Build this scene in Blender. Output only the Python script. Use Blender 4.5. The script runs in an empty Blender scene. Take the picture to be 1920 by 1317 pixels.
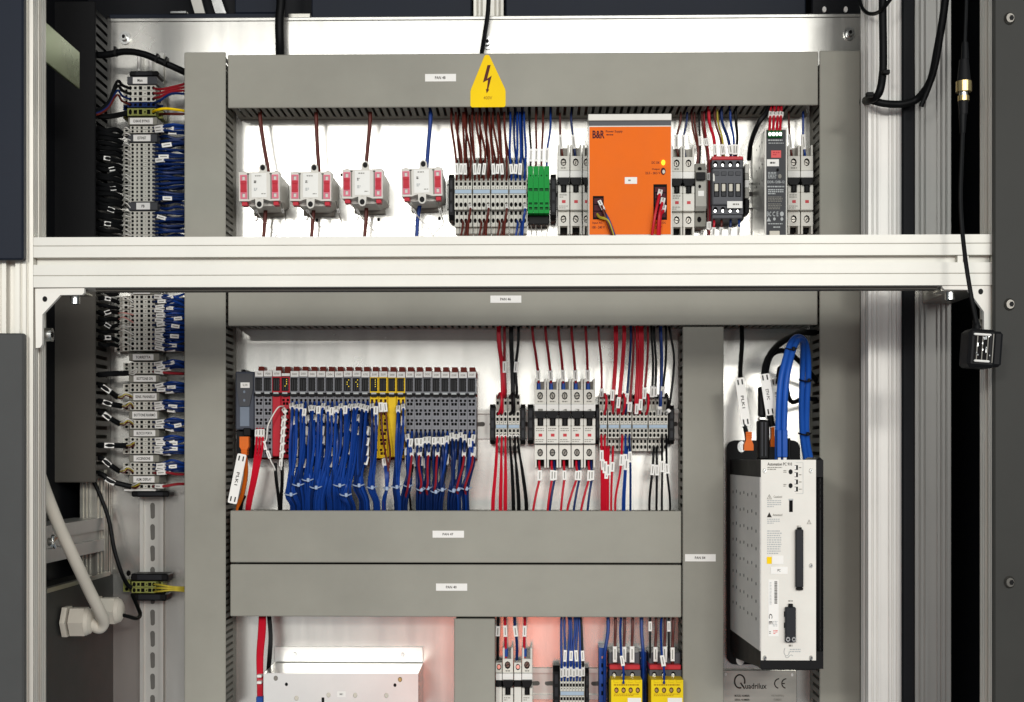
import bpy, bmesh, math, random
from mathutils import Vector, Matrix
random.seed(7)
SC = bpy.context.scene
COL = SC.collection
rad = math.radians
# ------------------------------------------------------------------ camera, world, lamps, exposure
F, CX, CY, YAW, CAMD = 2690.0, 943.7, 855.0, rad(1.2), 2.15      # lens in photo pixels, principal point, turn, metres to the plate
cam = bpy.data.cameras.new('camera'); camo = bpy.data.objects.new('camera', cam); COL.objects.link(camo)
cam.sensor_width = 36.0; cam.lens = F / 1920 * 36; cam.clip_start = 0.05; cam.clip_end = 60
cam.shift_x = (960 - CX) / 1920; cam.shift_y = (CY - 658.5) / 1920
camo.location = (0, -CAMD, 0); camo.rotation_euler = (rad(90), 0, YAW)
SC.camera = camo
w = bpy.data.worlds.new('World'); SC.world = w; w.use_nodes = True
w.node_tree.nodes['Background'].inputs[0].default_value = (0.80, 0.91, 1.0, 1)
w.node_tree.nodes['Background'].inputs[1].default_value = 0.22
def area(name, loc, target, sx, sy, power, color):
    l = bpy.data.lights.new(name, 'AREA'); l.shape = 'RECTANGLE'; l.size = sx; l.size_y = sy; l.energy = power; l.color = color
    o = bpy.data.objects.new(name, l); COL.objects.link(o); o.location = loc
    o.rotation_euler = (Vector(target) - Vector(loc)).to_track_quat('-Z', 'Y').to_euler()
area('hall_window_light', (1.2, -5.2, 1.25), (0, 0, 0.1), 6.0, 1.7, 150, (1.0, 0.995, 0.975))
area('low_fill_light', (-1.2, -4.0, -1.0), (0, 0, -0.1), 1.5, 0.8, 3.2, (1.0, 0.99, 0.97))  # added fill from low in front, brightens the bottom rows
area('ceiling_lamp_left', (-1.05, -4.0, 0.88), (0, 0, 0.1), 0.5, 0.2, 29, (1.0, 0.985, 0.95))
area('ceiling_lamp_right', (0.85, -4.0, 0.72), (0, 0, 0.0), 0.5, 0.2, 29, (1.0, 0.98, 0.94))
area('red_reflection_light', (-0.04, -2.3, -0.56), (-0.03, 0, -0.28), 0.28, 0.30, 1.4, (1.0, 0.18, 0.08))  # added red lamp, stands in for red clothing mirrored in the plate
vs = SC.view_settings
vs.view_transform = 'Standard'; vs.look = 'None'; vs.exposure = 0.12; vs.gamma = 1.0; vs.use_curve_mapping = False
SC.render.engine = 'CYCLES'
SC.cycles.use_denoising = True
SC.cycles.max_bounces = 8
# ------------------------------------------------------------------ photo pixel -> point at depth Y (metres in front of the plate are negative)
def U(px, py, Y):
    r, u = (px - CX) / F, (CY - py) / F
    wx = r * math.cos(YAW) - math.sin(YAW); wy = r * math.sin(YAW) + math.cos(YAW)
    t = (Y + CAMD) / wy
    return Vector((t * wx, Y, t * u))
def S(Y): return (Y + CAMD) / F
def RC(x0, y0, x1, y1, Y):
    ym, xm = (y0 + y1) / 2, (x0 + x1) / 2
    return U(x0, ym, Y).x, U(x1, ym, Y).x, U(xm, y1, Y).z, U(xm, y0, Y).z
# ------------------------------------------------------------------ materials
def lin(h):
    f = lambda c: c / 12.92 if c <= 0.04045 else ((c + 0.055) / 1.055) ** 2.4
    return tuple(f(int(h[i:i + 2], 16) / 255) for i in (0, 2, 4)) + (1,)
M = {}
def mat(name, col, rough=0.5, metal=0.0, var=0.06, scale=60, bump=0.0, stretch=(1, 1, 1), emit=0, coat=0.0, spec=0.12, rvar=0.06, smudge=0.10):
    m = bpy.data.materials.new(name); m.use_nodes = True; nt = m.node_tree; b = nt.nodes['Principled BSDF']
    c = lin(col) if isinstance(col, str) else tuple(col) + (1,)
    b.inputs['Metallic'].default_value = metal; b.inputs['Specular IOR Level'].default_value = spec
    b.inputs['Coat Weight'].default_value = coat
    tc = nt.nodes.new('ShaderNodeTexCoord'); mp = nt.nodes.new('ShaderNodeMapping'); mp.inputs['Scale'].default_value = stretch
    n = nt.nodes.new('ShaderNodeTexNoise'); n.inputs['Scale'].default_value = scale; n.inputs['Detail'].default_value = 5
    nt.links.new(tc.outputs['Object'], mp.inputs[0]); nt.links.new(mp.outputs[0], n.inputs['Vector'])
    mx = nt.nodes.new('ShaderNodeMix'); mx.data_type = 'RGBA'
    mx.inputs['A'].default_value = tuple(max(0, x * (1 - 2 * var)) for x in c[:3]) + (1,)
    mx.inputs['B'].default_value = tuple(min(1, x * (1 + 2 * var)) for x in c[:3]) + (1,)
    nt.links.new(n.outputs['Fac'], mx.inputs['Factor'])
    n2 = nt.nodes.new('ShaderNodeTexNoise'); n2.inputs['Scale'].default_value = 4.5; n2.inputs['Detail'].default_value = 7; n2.inputs['Roughness'].default_value = 0.65   # handling smudges
    nt.links.new(tc.outputs['Object'], n2.inputs['Vector'])
    m2 = nt.nodes.new('ShaderNodeMapRange'); m2.inputs['From Min'].default_value = 0.3; m2.inputs['From Max'].default_value = 0.7; m2.inputs['To Min'].default_value = 1 - smudge; m2.inputs['To Max'].default_value = 1.0
    nt.links.new(n2.outputs['Fac'], m2.inputs['Value'])
    sc = nt.nodes.new('ShaderNodeVectorMath'); sc.operation = 'SCALE'
    nt.links.new(mx.outputs['Result'], sc.inputs[0]); nt.links.new(m2.outputs[0], sc.inputs['Scale']); nt.links.new(sc.outputs[0], b.inputs['Base Color'])
    mr = nt.nodes.new('ShaderNodeMapRange'); mr.inputs['To Min'].default_value = max(0.03, rough - rvar); mr.inputs['To Max'].default_value = min(1, rough + rvar)
    nt.links.new(n.outputs['Fac'], mr.inputs['Value']); nt.links.new(mr.outputs[0], b.inputs['Roughness'])
    if bump:
        bp = nt.nodes.new('ShaderNodeBump'); bp.inputs['Strength'].default_value = bump; bp.inputs['Distance'].default_value = 0.001
        nt.links.new(n.outputs['Fac'], bp.inputs['Height']); nt.links.new(bp.outputs[0], b.inputs['Normal'])
    if emit:
        b.inputs['Emission Color'].default_value = c; b.inputs['Emission Strength'].default_value = emit
    M[name] = m
    return m
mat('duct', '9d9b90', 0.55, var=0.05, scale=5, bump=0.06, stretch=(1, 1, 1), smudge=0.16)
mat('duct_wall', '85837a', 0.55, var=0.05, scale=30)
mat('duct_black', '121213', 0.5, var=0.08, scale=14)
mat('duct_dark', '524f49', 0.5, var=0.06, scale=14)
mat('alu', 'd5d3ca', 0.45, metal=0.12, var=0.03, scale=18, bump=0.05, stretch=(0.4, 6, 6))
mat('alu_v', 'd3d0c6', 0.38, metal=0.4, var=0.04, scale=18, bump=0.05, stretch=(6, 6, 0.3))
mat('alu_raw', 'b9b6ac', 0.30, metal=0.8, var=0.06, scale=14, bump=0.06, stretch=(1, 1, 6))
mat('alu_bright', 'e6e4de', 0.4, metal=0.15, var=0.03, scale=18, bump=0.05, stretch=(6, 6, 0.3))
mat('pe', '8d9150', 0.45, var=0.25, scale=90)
mat('alu_shaded', 'a5a49f', 0.34, metal=0.35, var=0.06, scale=14, bump=0.06, stretch=(6, 6, 0.3))  # aluminium toned down, with shade put into its colour
mat('alu_flat', '7f8a68', 0.28, metal=0.7, var=0.15, scale=9)  # green tone is a reflection put into the metal's colour
mat('screw', '6b6862', 0.3, metal=0.8, var=0.1)
mat('steel', 'c9c9c6', 0.25, metal=1.0, var=0.05)
mat('sheet', 'e9e8e3', 0.30, metal=0.75, var=0.04, scale=12, bump=0.05)
mat('rail', 'd4d3cc', 0.32, metal=0.35, var=0.05, scale=20)
mat('railslot', '6e6c67', 0.5)
mat('black', '0f0f0f', 0.5, var=0.1)
mat('cavity', '0c0b0b', 0.7, var=0.1)
mat('blackplastic', '151516', 0.5, var=0.08, scale=40)
mat('rubber', '0e0f10', 0.5, var=0.12, scale=80)
mat('panel_dark', '383835', 0.5, var=0.05, scale=25, bump=0.05)
mat('panel_grey', '4b4c4b', 0.5, var=0.05, scale=25, bump=0.05)
mat('panel_blue', '1f242e', 0.45, var=0.06, scale=20, bump=0.05)
mat('panel_black', '16171a', 0.5, var=0.1, scale=20)
mat('term', 'd2d0c5', 0.45, var=0.05, scale=50)
mat('term_dark', '8b8981', 0.45, var=0.06, scale=50)
mat('holder', '88867c', 0.45, var=0.05, scale=50)
mat('mcb', 'e2dfd5', 0.42, var=0.035, scale=50)
mat('mcb_side', 'aeaca3', 0.5, var=0.05, scale=50)
mat('white', 'eeece6', 0.45, var=0.03, scale=60)
mat('paper', 'f4f2ec', 0.6, var=0.02, scale=60)
mat('print', '33302c', 0.6, var=0.05)
mat('print_grey', '8d8a82', 0.6, var=0.05)
mat('print_light', 'b9bcbb', 0.6, var=0.05)
mat('bluestrip', 'a9bccd', 0.4, var=0.05)
mat('orange', 'ee6d08', 0.5, var=0.025, scale=30, bump=0.03)
mat('maroon', '4a1520', 0.5)
mat('ledyellow', 'ffd91a', 0.3, emit=0.8)
mat('yellow', 'ffd300', 0.5, var=0.03, scale=30)
mat('bolt_brown', '5a2a1e', 0.5)
mat('warnprint', 'b98f12', 0.5)
mat('yellow_mod', 'efc619', 0.4, var=0.04, scale=60)
mat('yellow_safe', 'f2d31c', 0.4, var=0.04, scale=60)
mat('green', '0a9138', 0.5, var=0.05, scale=60)
mat('green_dark', '0a5a28', 0.5)
mat('redmod', 'b9202f', 0.4, var=0.05, scale=60)
mat('redclip', 'c22b3a', 0.4, var=0.06, scale=60)
mat('redpink', 'e0788a', 0.4, var=0.04, scale=60)
mat('redband', 'c43a40', 0.35, var=0.05)
mat('redbrown', '7d2e20', 0.45, var=0.1, scale=60)
mat('salmon', 'e36260', 0.45)
mat('gray_mod', '85868a', 0.45, var=0.04, scale=60)
mat('gray_dark', '4a4b4e', 0.42, var=0.05, scale=60)
mat('slate', '474b55', 0.42, var=0.05, scale=40)
mat('slate_light', '78828f', 0.42, var=0.05, scale=40)
mat('psu_dark', '3a3b3e', 0.4, var=0.05, scale=40)
mat('contactor', '58595d', 0.42, var=0.05, scale=40)
mat('contactor_dark', '2b2c2f', 0.42, var=0.05, scale=40)
mat('blueplug', '2c4f9b', 0.4, var=0.05)
mat('ivory', 'e6e3da', 0.45, var=0.025, scale=40)
mat('beige', 'd6d0c1', 0.45, var=0.04, scale=40)
mat('trafo', 'ddd9d0', 0.42, var=0.03, scale=40)
mat('trafo_dark', '8a857c', 0.5, var=0.05, scale=40)
mat('pcside', 'eeece8', 0.4, metal=0.15, var=0.05, scale=10, stretch=(1, 1, 5))
mat('tie', '9fb0c9', 0.4, var=0.05)
mat('w_blue', '153a85', 0.28, var=0.10, scale=25)
mat('w_blue2', '1a4292', 0.26, var=0.1, scale=25)
mat('w_navy', '12295c', 0.30, var=0.10, scale=25)
mat('w_red', 'c2182c', 0.30, var=0.10, scale=25)
mat('w_darkred', '8d2028', 0.32, var=0.1, scale=25)
mat('w_brown', '5c251d', 0.34, var=0.10, scale=25)
mat('w_black', '0f0f10', 0.4, var=0.1, scale=25)
mat('w_white', 'e9e6de', 0.4, var=0.04, scale=25)
mat('w_gy', 'b7a63a', 0.36, var=0.3, scale=120, stretch=(1, 1, 0.15))
mat('w_orange', 'dc6a1c', 0.36, var=0.08, scale=60)
mat('w_pink', 'd8958c', 0.4, var=0.05)
mat('cable_blue', '2257b0', 0.34, var=0.08, scale=25)
mat('brass', 'c9b27c', 0.25, metal=0.9, var=0.1)
# galvanised sheet: zinc spangle and vertical rolling streaks
def zinc():
    m = mat('zinc', 'd4d2cb', 0.30, metal=0.8, var=0.11, scale=6, stretch=(7, 1, 0.6), smudge=0.2)
    nt = m.node_tree; b = nt.nodes['Principled BSDF']
    tc = nt.nodes.new('ShaderNodeTexCoord'); v = nt.nodes.new('ShaderNodeTexVoronoi'); v.inputs['Scale'].default_value = 40
    n = nt.nodes.new('ShaderNodeTexNoise'); n.inputs['Scale'].default_value = 3.2; n.inputs['Detail'].default_value = 6
    nt.links.new(tc.outputs['Object'], v.inputs['Vector']); nt.links.new(tc.outputs['Object'], n.inputs['Vector'])
    ad = nt.nodes.new('ShaderNodeMath'); ad.operation = 'MULTIPLY_ADD'; ad.inputs[1].default_value = 0.015; ad.inputs[2].default_value = 0.0
    nt.links.new(v.outputs['Distance'], ad.inputs[0])
    ad2 = nt.nodes.new('ShaderNodeMath'); ad2.operation = 'MULTIPLY_ADD'; ad2.inputs[1].default_value = 0.10
    nt.links.new(n.outputs['Fac'], ad2.inputs[0]); nt.links.new(ad.outputs[0], ad2.inputs[2])
    ad3 = nt.nodes.new('ShaderNodeMath'); ad3.operation = 'ADD'; ad3.inputs[1].default_value = 0.20
    nt.links.new(ad2.outputs[0], ad3.inputs[0]); nt.links.new(ad3.outputs[0], b.inputs['Roughness'])
    bp = nt.nodes.new('ShaderNodeBump'); bp.inputs['Strength'].default_value = 0.02; bp.inputs['Distance'].default_value = 0.001
    nt.links.new(n.outputs['Fac'], bp.inputs['Height']); nt.links.new(bp.outputs[0], b.inputs['Normal'])
zinc()
# ------------------------------------------------------------------ mesh builder
WL = {}                                                             # world location of every object made here
class MB:
    def __init__(s): s.v, s.f, s.m, s.mats = [], [], [], []
    def mi(s, m):
        if m not in s.mats: s.mats.append(m)
        return s.mats.index(m)
    def add(s, vs, fs, m):
        o = len(s.v); k = s.mi(m)
        s.v += [Vector(v) for v in vs]; s.f += [tuple(i + o for i in f) for f in fs]; s.m += [k] * len(fs)
        return s
    def box(s, x0, x1, y0, y1, z0, z1, m, c=0.0):
        x0, x1 = min(x0, x1), max(x0, x1); y0, y1 = min(y0, y1), max(y0, y1); z0, z1 = min(z0, z1), max(z0, z1)
        if c <= 0:
            return s.add([(x0, y0, z0), (x1, y0, z0), (x1, y1, z0), (x0, y1, z0), (x0, y0, z1), (x1, y0, z1), (x1, y1, z1), (x0, y1, z1)],
                         [(0, 3, 2, 1), (4, 5, 6, 7), (0, 1, 5, 4), (1, 2, 6, 5), (2, 3, 7, 6), (3, 0, 4, 7)], m)
        c = min(c, (x1 - x0) * .45, (y1 - y0) * .45, (z1 - z0) * .45)
        bm = bmesh.new(); vs = []
        for X, sx in ((x0, 1), (x1, -1)):
            for Y, sy in ((y0, 1), (y1, -1)):
                for Z, sz in ((z0, 1), (z1, -1)):
                    vs += [(X + sx * c, Y + sy * c, Z), (X + sx * c, Y, Z + sz * c), (X, Y + sy * c, Z + sz * c)]
        for v in vs: bm.verts.new(v)
        bmesh.ops.convex_hull(bm, input=bm.verts)
        bmesh.ops.dissolve_limit(bm, angle_limit=0.01, verts=bm.verts, edges=bm.edges)
        bm.verts.index_update()
        s.add([v.co for v in bm.verts], [tuple(v.index for v in f.verts) for f in bm.faces], m); bm.free()
        return s
    def prism(s, poly, axis, a0, a1, m):
        k = len(poly)
        pt = {'x': lambda p, a: (a, p[0], p[1]), 'y': lambda p, a: (p[0], a, p[1]), 'z': lambda p, a: (p[0], p[1], a)}[axis]
        s.add([pt(p, a0) for p in poly] + [pt(p, a1) for p in poly],
              [tuple(range(k)), tuple(range(2 * k - 1, k - 1, -1))] + [(i, (i + 1) % k, k + (i + 1) % k, k + i) for i in range(k)], m)
        return s
    def cyl(s, p0, p1, r, m, n=12, r2=None, ez=1.0):
        p0, p1 = Vector(p0), Vector(p1); d = (p1 - p0).normalized()
        a = Vector((0, 0, 1)) if abs(d.z) < 0.9 else Vector((1, 0, 0))
        x = d.cross(a).normalized(); y = x.cross(d)
        r2 = r if r2 is None else r2
        ring = lambda p, q: [p + x * math.cos(2 * math.pi * i / n) * q + y * math.sin(2 * math.pi * i / n) * q * ez for i in range(n)]
        return s.add(ring(p0, r) + ring(p1, r2), [tuple(range(n)), tuple(range(2 * n - 1, n - 1, -1))] + [(i, (i + 1) % n, n + (i + 1) % n, n + i) for i in range(n)], m)
    def tube(s, pts, r, m, n=7):
        pts = [Vector(p) for p in pts]; k = len(pts); vs = []
        t = (pts[1] - pts[0]).normalized(); a = Vector((0, 1, 0)) if abs(t.y) < 0.9 else Vector((1, 0, 0)); x = t.cross(a).normalized()
        for i, p in enumerate(pts):
            t = (pts[min(i + 1, k - 1)] - pts[max(i - 1, 0)]).normalized()
            x = (x - t * x.dot(t)).normalized(); y = t.cross(x)
            vs += [p + (x * math.cos(2 * math.pi * j / n) + y * math.sin(2 * math.pi * j / n)) * r for j in range(n)]
        fs = [(i * n + j, i * n + (j + 1) % n, (i + 1) * n + (j + 1) % n, (i + 1) * n + j) for i in range(k - 1) for j in range(n)]
        fs += [tuple(range(n - 1, -1, -1)), tuple((k - 1) * n + j for j in range(n))]
        return s.add(vs, fs, m)
    def obox(s, c, t, wx, ly, dz, m, n=None):                        # box turned along direction t (length ly), width wx, thickness dz
        c, t = Vector(c), Vector(t).normalized(); n = Vector((0, -1, 0)) if n is None else n
        x = t.cross(n).normalized(); n = x.cross(t)
        vs = [c + x * a * wx / 2 + t * b * ly / 2 + n * d * dz / 2 for a in (-1, 1) for b in (-1, 1) for d in (-1, 1)]
        return s.add(vs, [(0, 1, 3, 2), (4, 6, 7, 5), (0, 4, 5, 1), (2, 3, 7, 6), (0, 2, 6, 4), (1, 5, 7, 3)], m)
    def hplate(s, x0, x1, z0, z1, yf, yb, holes, m, hm, d=0.006):    # solid block whose front has real recesses
        B = [(cx - hw, cx + hw, cz - hh, cz + hh, sh, cx, cz, hw, hh) for cx, cz, hw, hh, sh in holes]
        xs = sorted({round(v, 6) for v in [x0, x1] + [a for h in B for a in h[:2]]}); zs = sorted({round(v, 6) for v in [z0, z1] + [a for h in B for a in h[2:4]]})
        for i in range(len(xs) - 1):
            for j in range(len(zs) - 1):
                mx, mz = (xs[i] + xs[i + 1]) / 2, (zs[j] + zs[j + 1]) / 2
                if any(h[0] < mx < h[1] and h[2] < mz < h[3] for h in B): continue
                s.add([(xs[i], yf, zs[j]), (xs[i + 1], yf, zs[j]), (xs[i + 1], yf, zs[j + 1]), (xs[i], yf, zs[j + 1])], [(0, 1, 2, 3)], m)
        for a, b, c, e, sh, cx, cz, hw, hh in B:
            if sh == 'r':
                P = [(a, c), (b, c), (b, e), (a, e)]
            else:
                P = [(cx + hw * math.cos(math.pi * k / 4), cz + hh * math.sin(math.pi * k / 4)) for k in range(8)]
                Q = [(b, cz), (b, e), (cx, e), (a, e), (a, cz), (a, c), (cx, c), (b, c)]
                s.add([(p[0], yf, p[1]) for p in P] + [(q[0], yf, q[1]) for q in Q], [(k, k + 8, (k + 1) % 8 + 8, (k + 1) % 8) for k in range(8)], m)
            k = len(P)
            s.add([(p[0], yf, p[1]) for p in P] + [(p[0], yf + d, p[1]) for p in P], [(i, (i + 1) % k, k + (i + 1) % k, k + i) for i in range(k)] + [tuple(range(k, 2 * k))], hm)
        s.add([(x0, yf, z0), (x1, yf, z0), (x1, yf, z1), (x0, yf, z1), (x0, yb, z0), (x1, yb, z0), (x1, yb, z1), (x0, yb, z1)],
              [(0, 4, 5, 1), (1, 5, 6, 2), (2, 6, 7, 3), (3, 7, 4, 0), (4, 7, 6, 5)], m)
        return s
    def turn(s, c, ang):                                             # turn everything about the depth axis through c
        R = Matrix.Rotation(ang, 3, 'Y'); c = Vector(c); s.v = [R @ (v - c) + c for v in s.v]; return s
    def mesh(s, name, off=Vector(), smooth=False):
        me = bpy.data.meshes.new(name); me.from_pydata([v - off for v in s.v], [], s.f)
        for m in s.mats: me.materials.append(M[m])
        me.polygons.foreach_set('material_index', s.m)
        bm = bmesh.new(); bm.from_mesh(me); bmesh.ops.remove_doubles(bm, verts=bm.verts, dist=2e-6); bmesh.ops.recalc_face_normals(bm, faces=bm.faces)
        if smooth:
            for f in bm.faces: f.smooth = True
            for e in bm.edges:
                if len(e.link_faces) == 2 and e.calc_face_angle(0) > 0.7: e.smooth = False
        bm.to_mesh(me); bm.free()
        return me
    def build(s, name, parent=None, smooth=False):
        off = WL[parent.name] if parent else (sum(s.v, Vector()) / len(s.v) if s.v else Vector())
        o = bpy.data.objects.new(name, s.mesh(name, off, smooth)); COL.objects.link(o)
        if parent: o.parent = parent
        else: o.location = off
        WL[o.name] = Vector(off)
        return o
def tag(o, label, cat, group=None):
    o['label'] = label; o['category'] = cat
    if group: o['group'] = group
    return o
def thing(name, label, cat, loc, group=None):
    o = bpy.data.objects.new(name, None); COL.objects.link(o); o.location = loc; o.empty_display_size = 0.02; WL[o.name] = Vector(loc)
    return tag(o, label, cat, group)
def inst(name, me, loc, parent):                                     # another object on shared mesh data, at world location loc
    o = bpy.data.objects.new(name, me); COL.objects.link(o); o.parent = parent; o.location = Vector(loc) - WL[parent.name]; WL[o.name] = Vector(loc)
    return o
def struct(o):
    o['kind'] = 'structure'; return o
FC = {}
def glyphs(txt):
    if txt not in FC:
        cu = bpy.data.curves.new('lettering', 'FONT'); cu.body = txt; cu.resolution_u = 2; cu.offset = 0.03 if txt == 'B&R' else 0.014
        ob = bpy.data.objects.new('lettering', cu); COL.objects.link(ob)
        me = bpy.data.meshes.new_from_object(ob)
        FC[txt] = ([v.co.copy() for v in me.vertices], [tuple(p.vertices) for p in me.polygons])
        bpy.data.objects.remove(ob); bpy.data.curves.remove(cu); bpy.data.meshes.remove(me)
    return FC[txt]
def text(txt, x0, y0, x1, y1, Y, m, parent, rot=0.0, bold=0.0):      # flat print fitted to a photo rectangle at depth Y
    v, f = glyphs(txt)
    ax, bx = min(p.x for p in v), max(p.x for p in v); ay, by = min(p.y for p in v), max(p.y for p in v)
    X0, X1, Z0, Z1 = RC(x0, y0, x1, y1, Y)
    b = MB(); b.add([(X0 + (p.x - ax) / (bx - ax) * (X1 - X0), Y, Z0 + (p.y - ay) / (by - ay) * (Z1 - Z0)) for p in v], f, m)
    if rot: b.turn(((X0 + X1) / 2, Y, (Z0 + Z1) / 2), rot)
    return b.build('lettering', parent)
def lines(x0, y0, x1, y1, Y, m, parent, n, fill=0.55, rot=0, seed=1): # rows of print too small to read
    b = MB(); rr = random.Random(seed)
    h = (y1 - y0) / n
    for i in range(n):
        x = x0; end = x1 - (rr.random() * (x1 - x0) * (0.6 if i == n - 1 and n > 1 else 0.15))
        while x < end:
            wd = min(rr.uniform(2.0, 5.0), end - x)
            X0, X1, Z0, Z1 = RC(x, y0 + i * h, x + wd, y0 + i * h + h * fill, Y)
            b.add([(X0, Y, Z0), (X1, Y, Z0), (X1, Y, Z1), (X0, Y, Z1)], [(0, 1, 2, 3)], m); x += wd + rr.uniform(0.7, 1.2)
    if rot: b.turn(((RC(x0, y0, x1, y1, Y)[0] + RC(x0, y0, x1, y1, Y)[1]) / 2, Y, (RC(x0, y0, x1, y1, Y)[2] + RC(x0, y0, x1, y1, Y)[3]) / 2), rot)
    o = b.build('fine_print', parent); o['kind'] = 'stuff'
    return o
def pbox(b, x0, y0, x1, y1, Yf, Yb, m, c=0.0):                       # box whose front face fills a photo rectangle
    X0, X1, Z0, Z1 = RC(x0, y0, x1, y1, Yf); return b.box(X0, X1, Yf, Yb, Z0, Z1, m, c)
def P2(pts, Y): return [(U(x, y, Y).x, U(x, y, Y).z) for x, y in pts]
def spline(p, k=5):
    p = [Vector(q) for q in p]
    if len(p) < 3: return p
    q = [p[0] * 2 - p[1]] + p + [p[-1] * 2 - p[-2]]; out = []
    for i in range(1, len(q) - 2):
        for j in range(k):
            t = j / k; a, b, c, d = q[i - 1], q[i], q[i + 1], q[i + 2]
            out.append(0.5 * ((2 * b) + (c - a) * t + (2 * a - 5 * b + 4 * c - d) * t * t + (3 * b - a - 3 * c + d) * t ** 3))
    return out + [p[-1]]
def at_frac(c, t):
    L = [0]
    for i in range(1, len(c)): L.append(L[-1] + (c[i] - c[i - 1]).length)
    s = t * L[-1]
    for i in range(1, len(c)):
        if L[i] >= s:
            k = (s - L[i - 1]) / max(1e-9, L[i] - L[i - 1]); return c[i - 1].lerp(c[i], k), (c[i] - c[i - 1]).normalized()
    return c[-1], (c[-1] - c[-2]).normalized()
def sleeve(c, t, wpx, lpx, Y, parent, printed=True):
    s_ = S(Y); b = MB(); b.obox(c, t, wpx * s_, lpx * s_, wpx * s_ * 0.8, 'paper')
    o = b.build('marker_sleeve', parent)
    if printed:
        t = Vector(t).normalized(); x = t.cross(Vector((0, -1, 0))).normalized(); n = x.cross(t)
        b = MB(); cc = c + n * (wpx * s_ * 0.4 + 0.0003)
        hx, ht = x * wpx * s_ * 0.11, t * lpx * s_ * 0.34
        b.add([cc - hx - ht, cc + hx - ht, cc + hx + ht, cc - hx + ht], [(0, 1, 2, 3)], 'print_grey'); b.build('sleeve_print', o)
    return o
def wire(name, pts, rpx, m, label, group=None, marks=(), cat='wire', k=4, n=6, mw=7.5, ml=18):
    Y = pts[len(pts) // 2][2]
    c = spline([U(*p) for p in pts], k)
    o = MB().tube(c, rpx * S(Y), m, n).build(name, None, True); tag(o, label, cat, group)
    for t in marks:
        p, d = at_frac(c, t); sleeve(p, d, mw * random.uniform(.9, 1.1), ml * random.uniform(.9, 1.1), p.y, o)
    return o
# ------------------------------------------------------------------ the enclosure round the plate
ZT, ZB = 0.85, -0.52
b = MB(); b.box(-1.0, 1.0, 0.075, 0.08, ZB - .1, ZT + .1, 'panel_black'); struct(b.build('back_wall'))
b = MB(); b.box(-0.70, -0.695, -0.5, 0.075, ZB - .1, ZT + .1, 'panel_black'); struct(b.build('wall_left'))
b = MB(); b.box(0.645, 0.65, -0.46, 0.075, ZB - .1, ZT + .1, 'panel_black'); struct(b.build('wall_right'))
b = MB(); b.box(-0.69, 0.64, -0.46, 0.075, ZT + .1, ZT + .11, 'panel_black'); struct(b.build('ceiling'))
# mounting plate with its bolts and drilled holes
X0, X1, _, _ = RC(205, 600, 1626, 700, 0)
ZTOP = U(900, 38, 0).z
t = thing('mounting_plate', 'galvanised steel mounting plate that everything in the cabinet is fixed to', 'mounting plate', ((X0 + X1) / 2, 0, ZB))
holes = []
for hx, hy, hr in ((640, 328, 2.6), (594, 413, 3), (710, 412, 3), (824, 410, 3), (241, 1075, 4.5), (1455, 1000, 3)):
    p = U(hx, hy, 0); holes.append((p.x, p.z, hr * S(0), hr * S(0) * 1.25, 'o'))
b = MB(); b.hplate(X0, X1, ZB, ZTOP, 0, 0.004, holes, 'zinc', 'cavity', 0.0035); b.build('sheet', t)
b = MB(); b.box(X0, X1, -0.0012, 0.004, ZTOP + .0002, ZTOP + 0.006, 'zinc', 0.001); b.build('folded_edge', t)
b = MB(); b.box(X0 - .0045, X0 - .0003, -0.0015, 0.004, ZB, ZTOP, 'zinc', 0.001); b.build('folded_edge', t)
for bx_, by_ in ((235, 72), (914, 81), (1592, 64)):
    p = U(bx_, by_, 0)
    q = MB().cyl(p + Vector((0, -.0005, 0)), p + Vector((0, -.003, 0)), .0085, 'steel', 16, ez=1.2).build('bolt', t, True)
    MB().cyl(p + Vector((0, -.003, 0)), p + Vector((0, -.010, 0)), .0052, 'steel', 12, r2=.0046, ez=1.2).build('bolt_head', q, True)
    MB().cyl(p + Vector((0, -.0102, 0)), p + Vector((0, -.0105, 0)), .0026, 'black', 6, ez=1.2).build('hex_socket', q)
# small stickers left beside two transformers on the sheet
for i, (x, y) in enumerate(((478, 405), (572, 404), (667, 404), (778, 404))):
    b = MB(); pbox(b, x - 8, y, x + 9, y + 20, -.0015, -.0003, 'sheet')
    o = b.build('fixing_clip'); tag(o, ['small metal clip under the first transformer from the duct', 'small metal clip under the second transformer from the duct', 'small metal clip under the third transformer from the duct', 'small metal clip under the transformer with the blue wire'][i], 'clip', 'metal clips under the transformers')
    p = U(x + 1, y + 4, -.002); MB().cyl(p, p + Vector((0, -.006, 0)), .0035, 'steel', 10, ez=1.3).build('screw', o)
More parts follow.
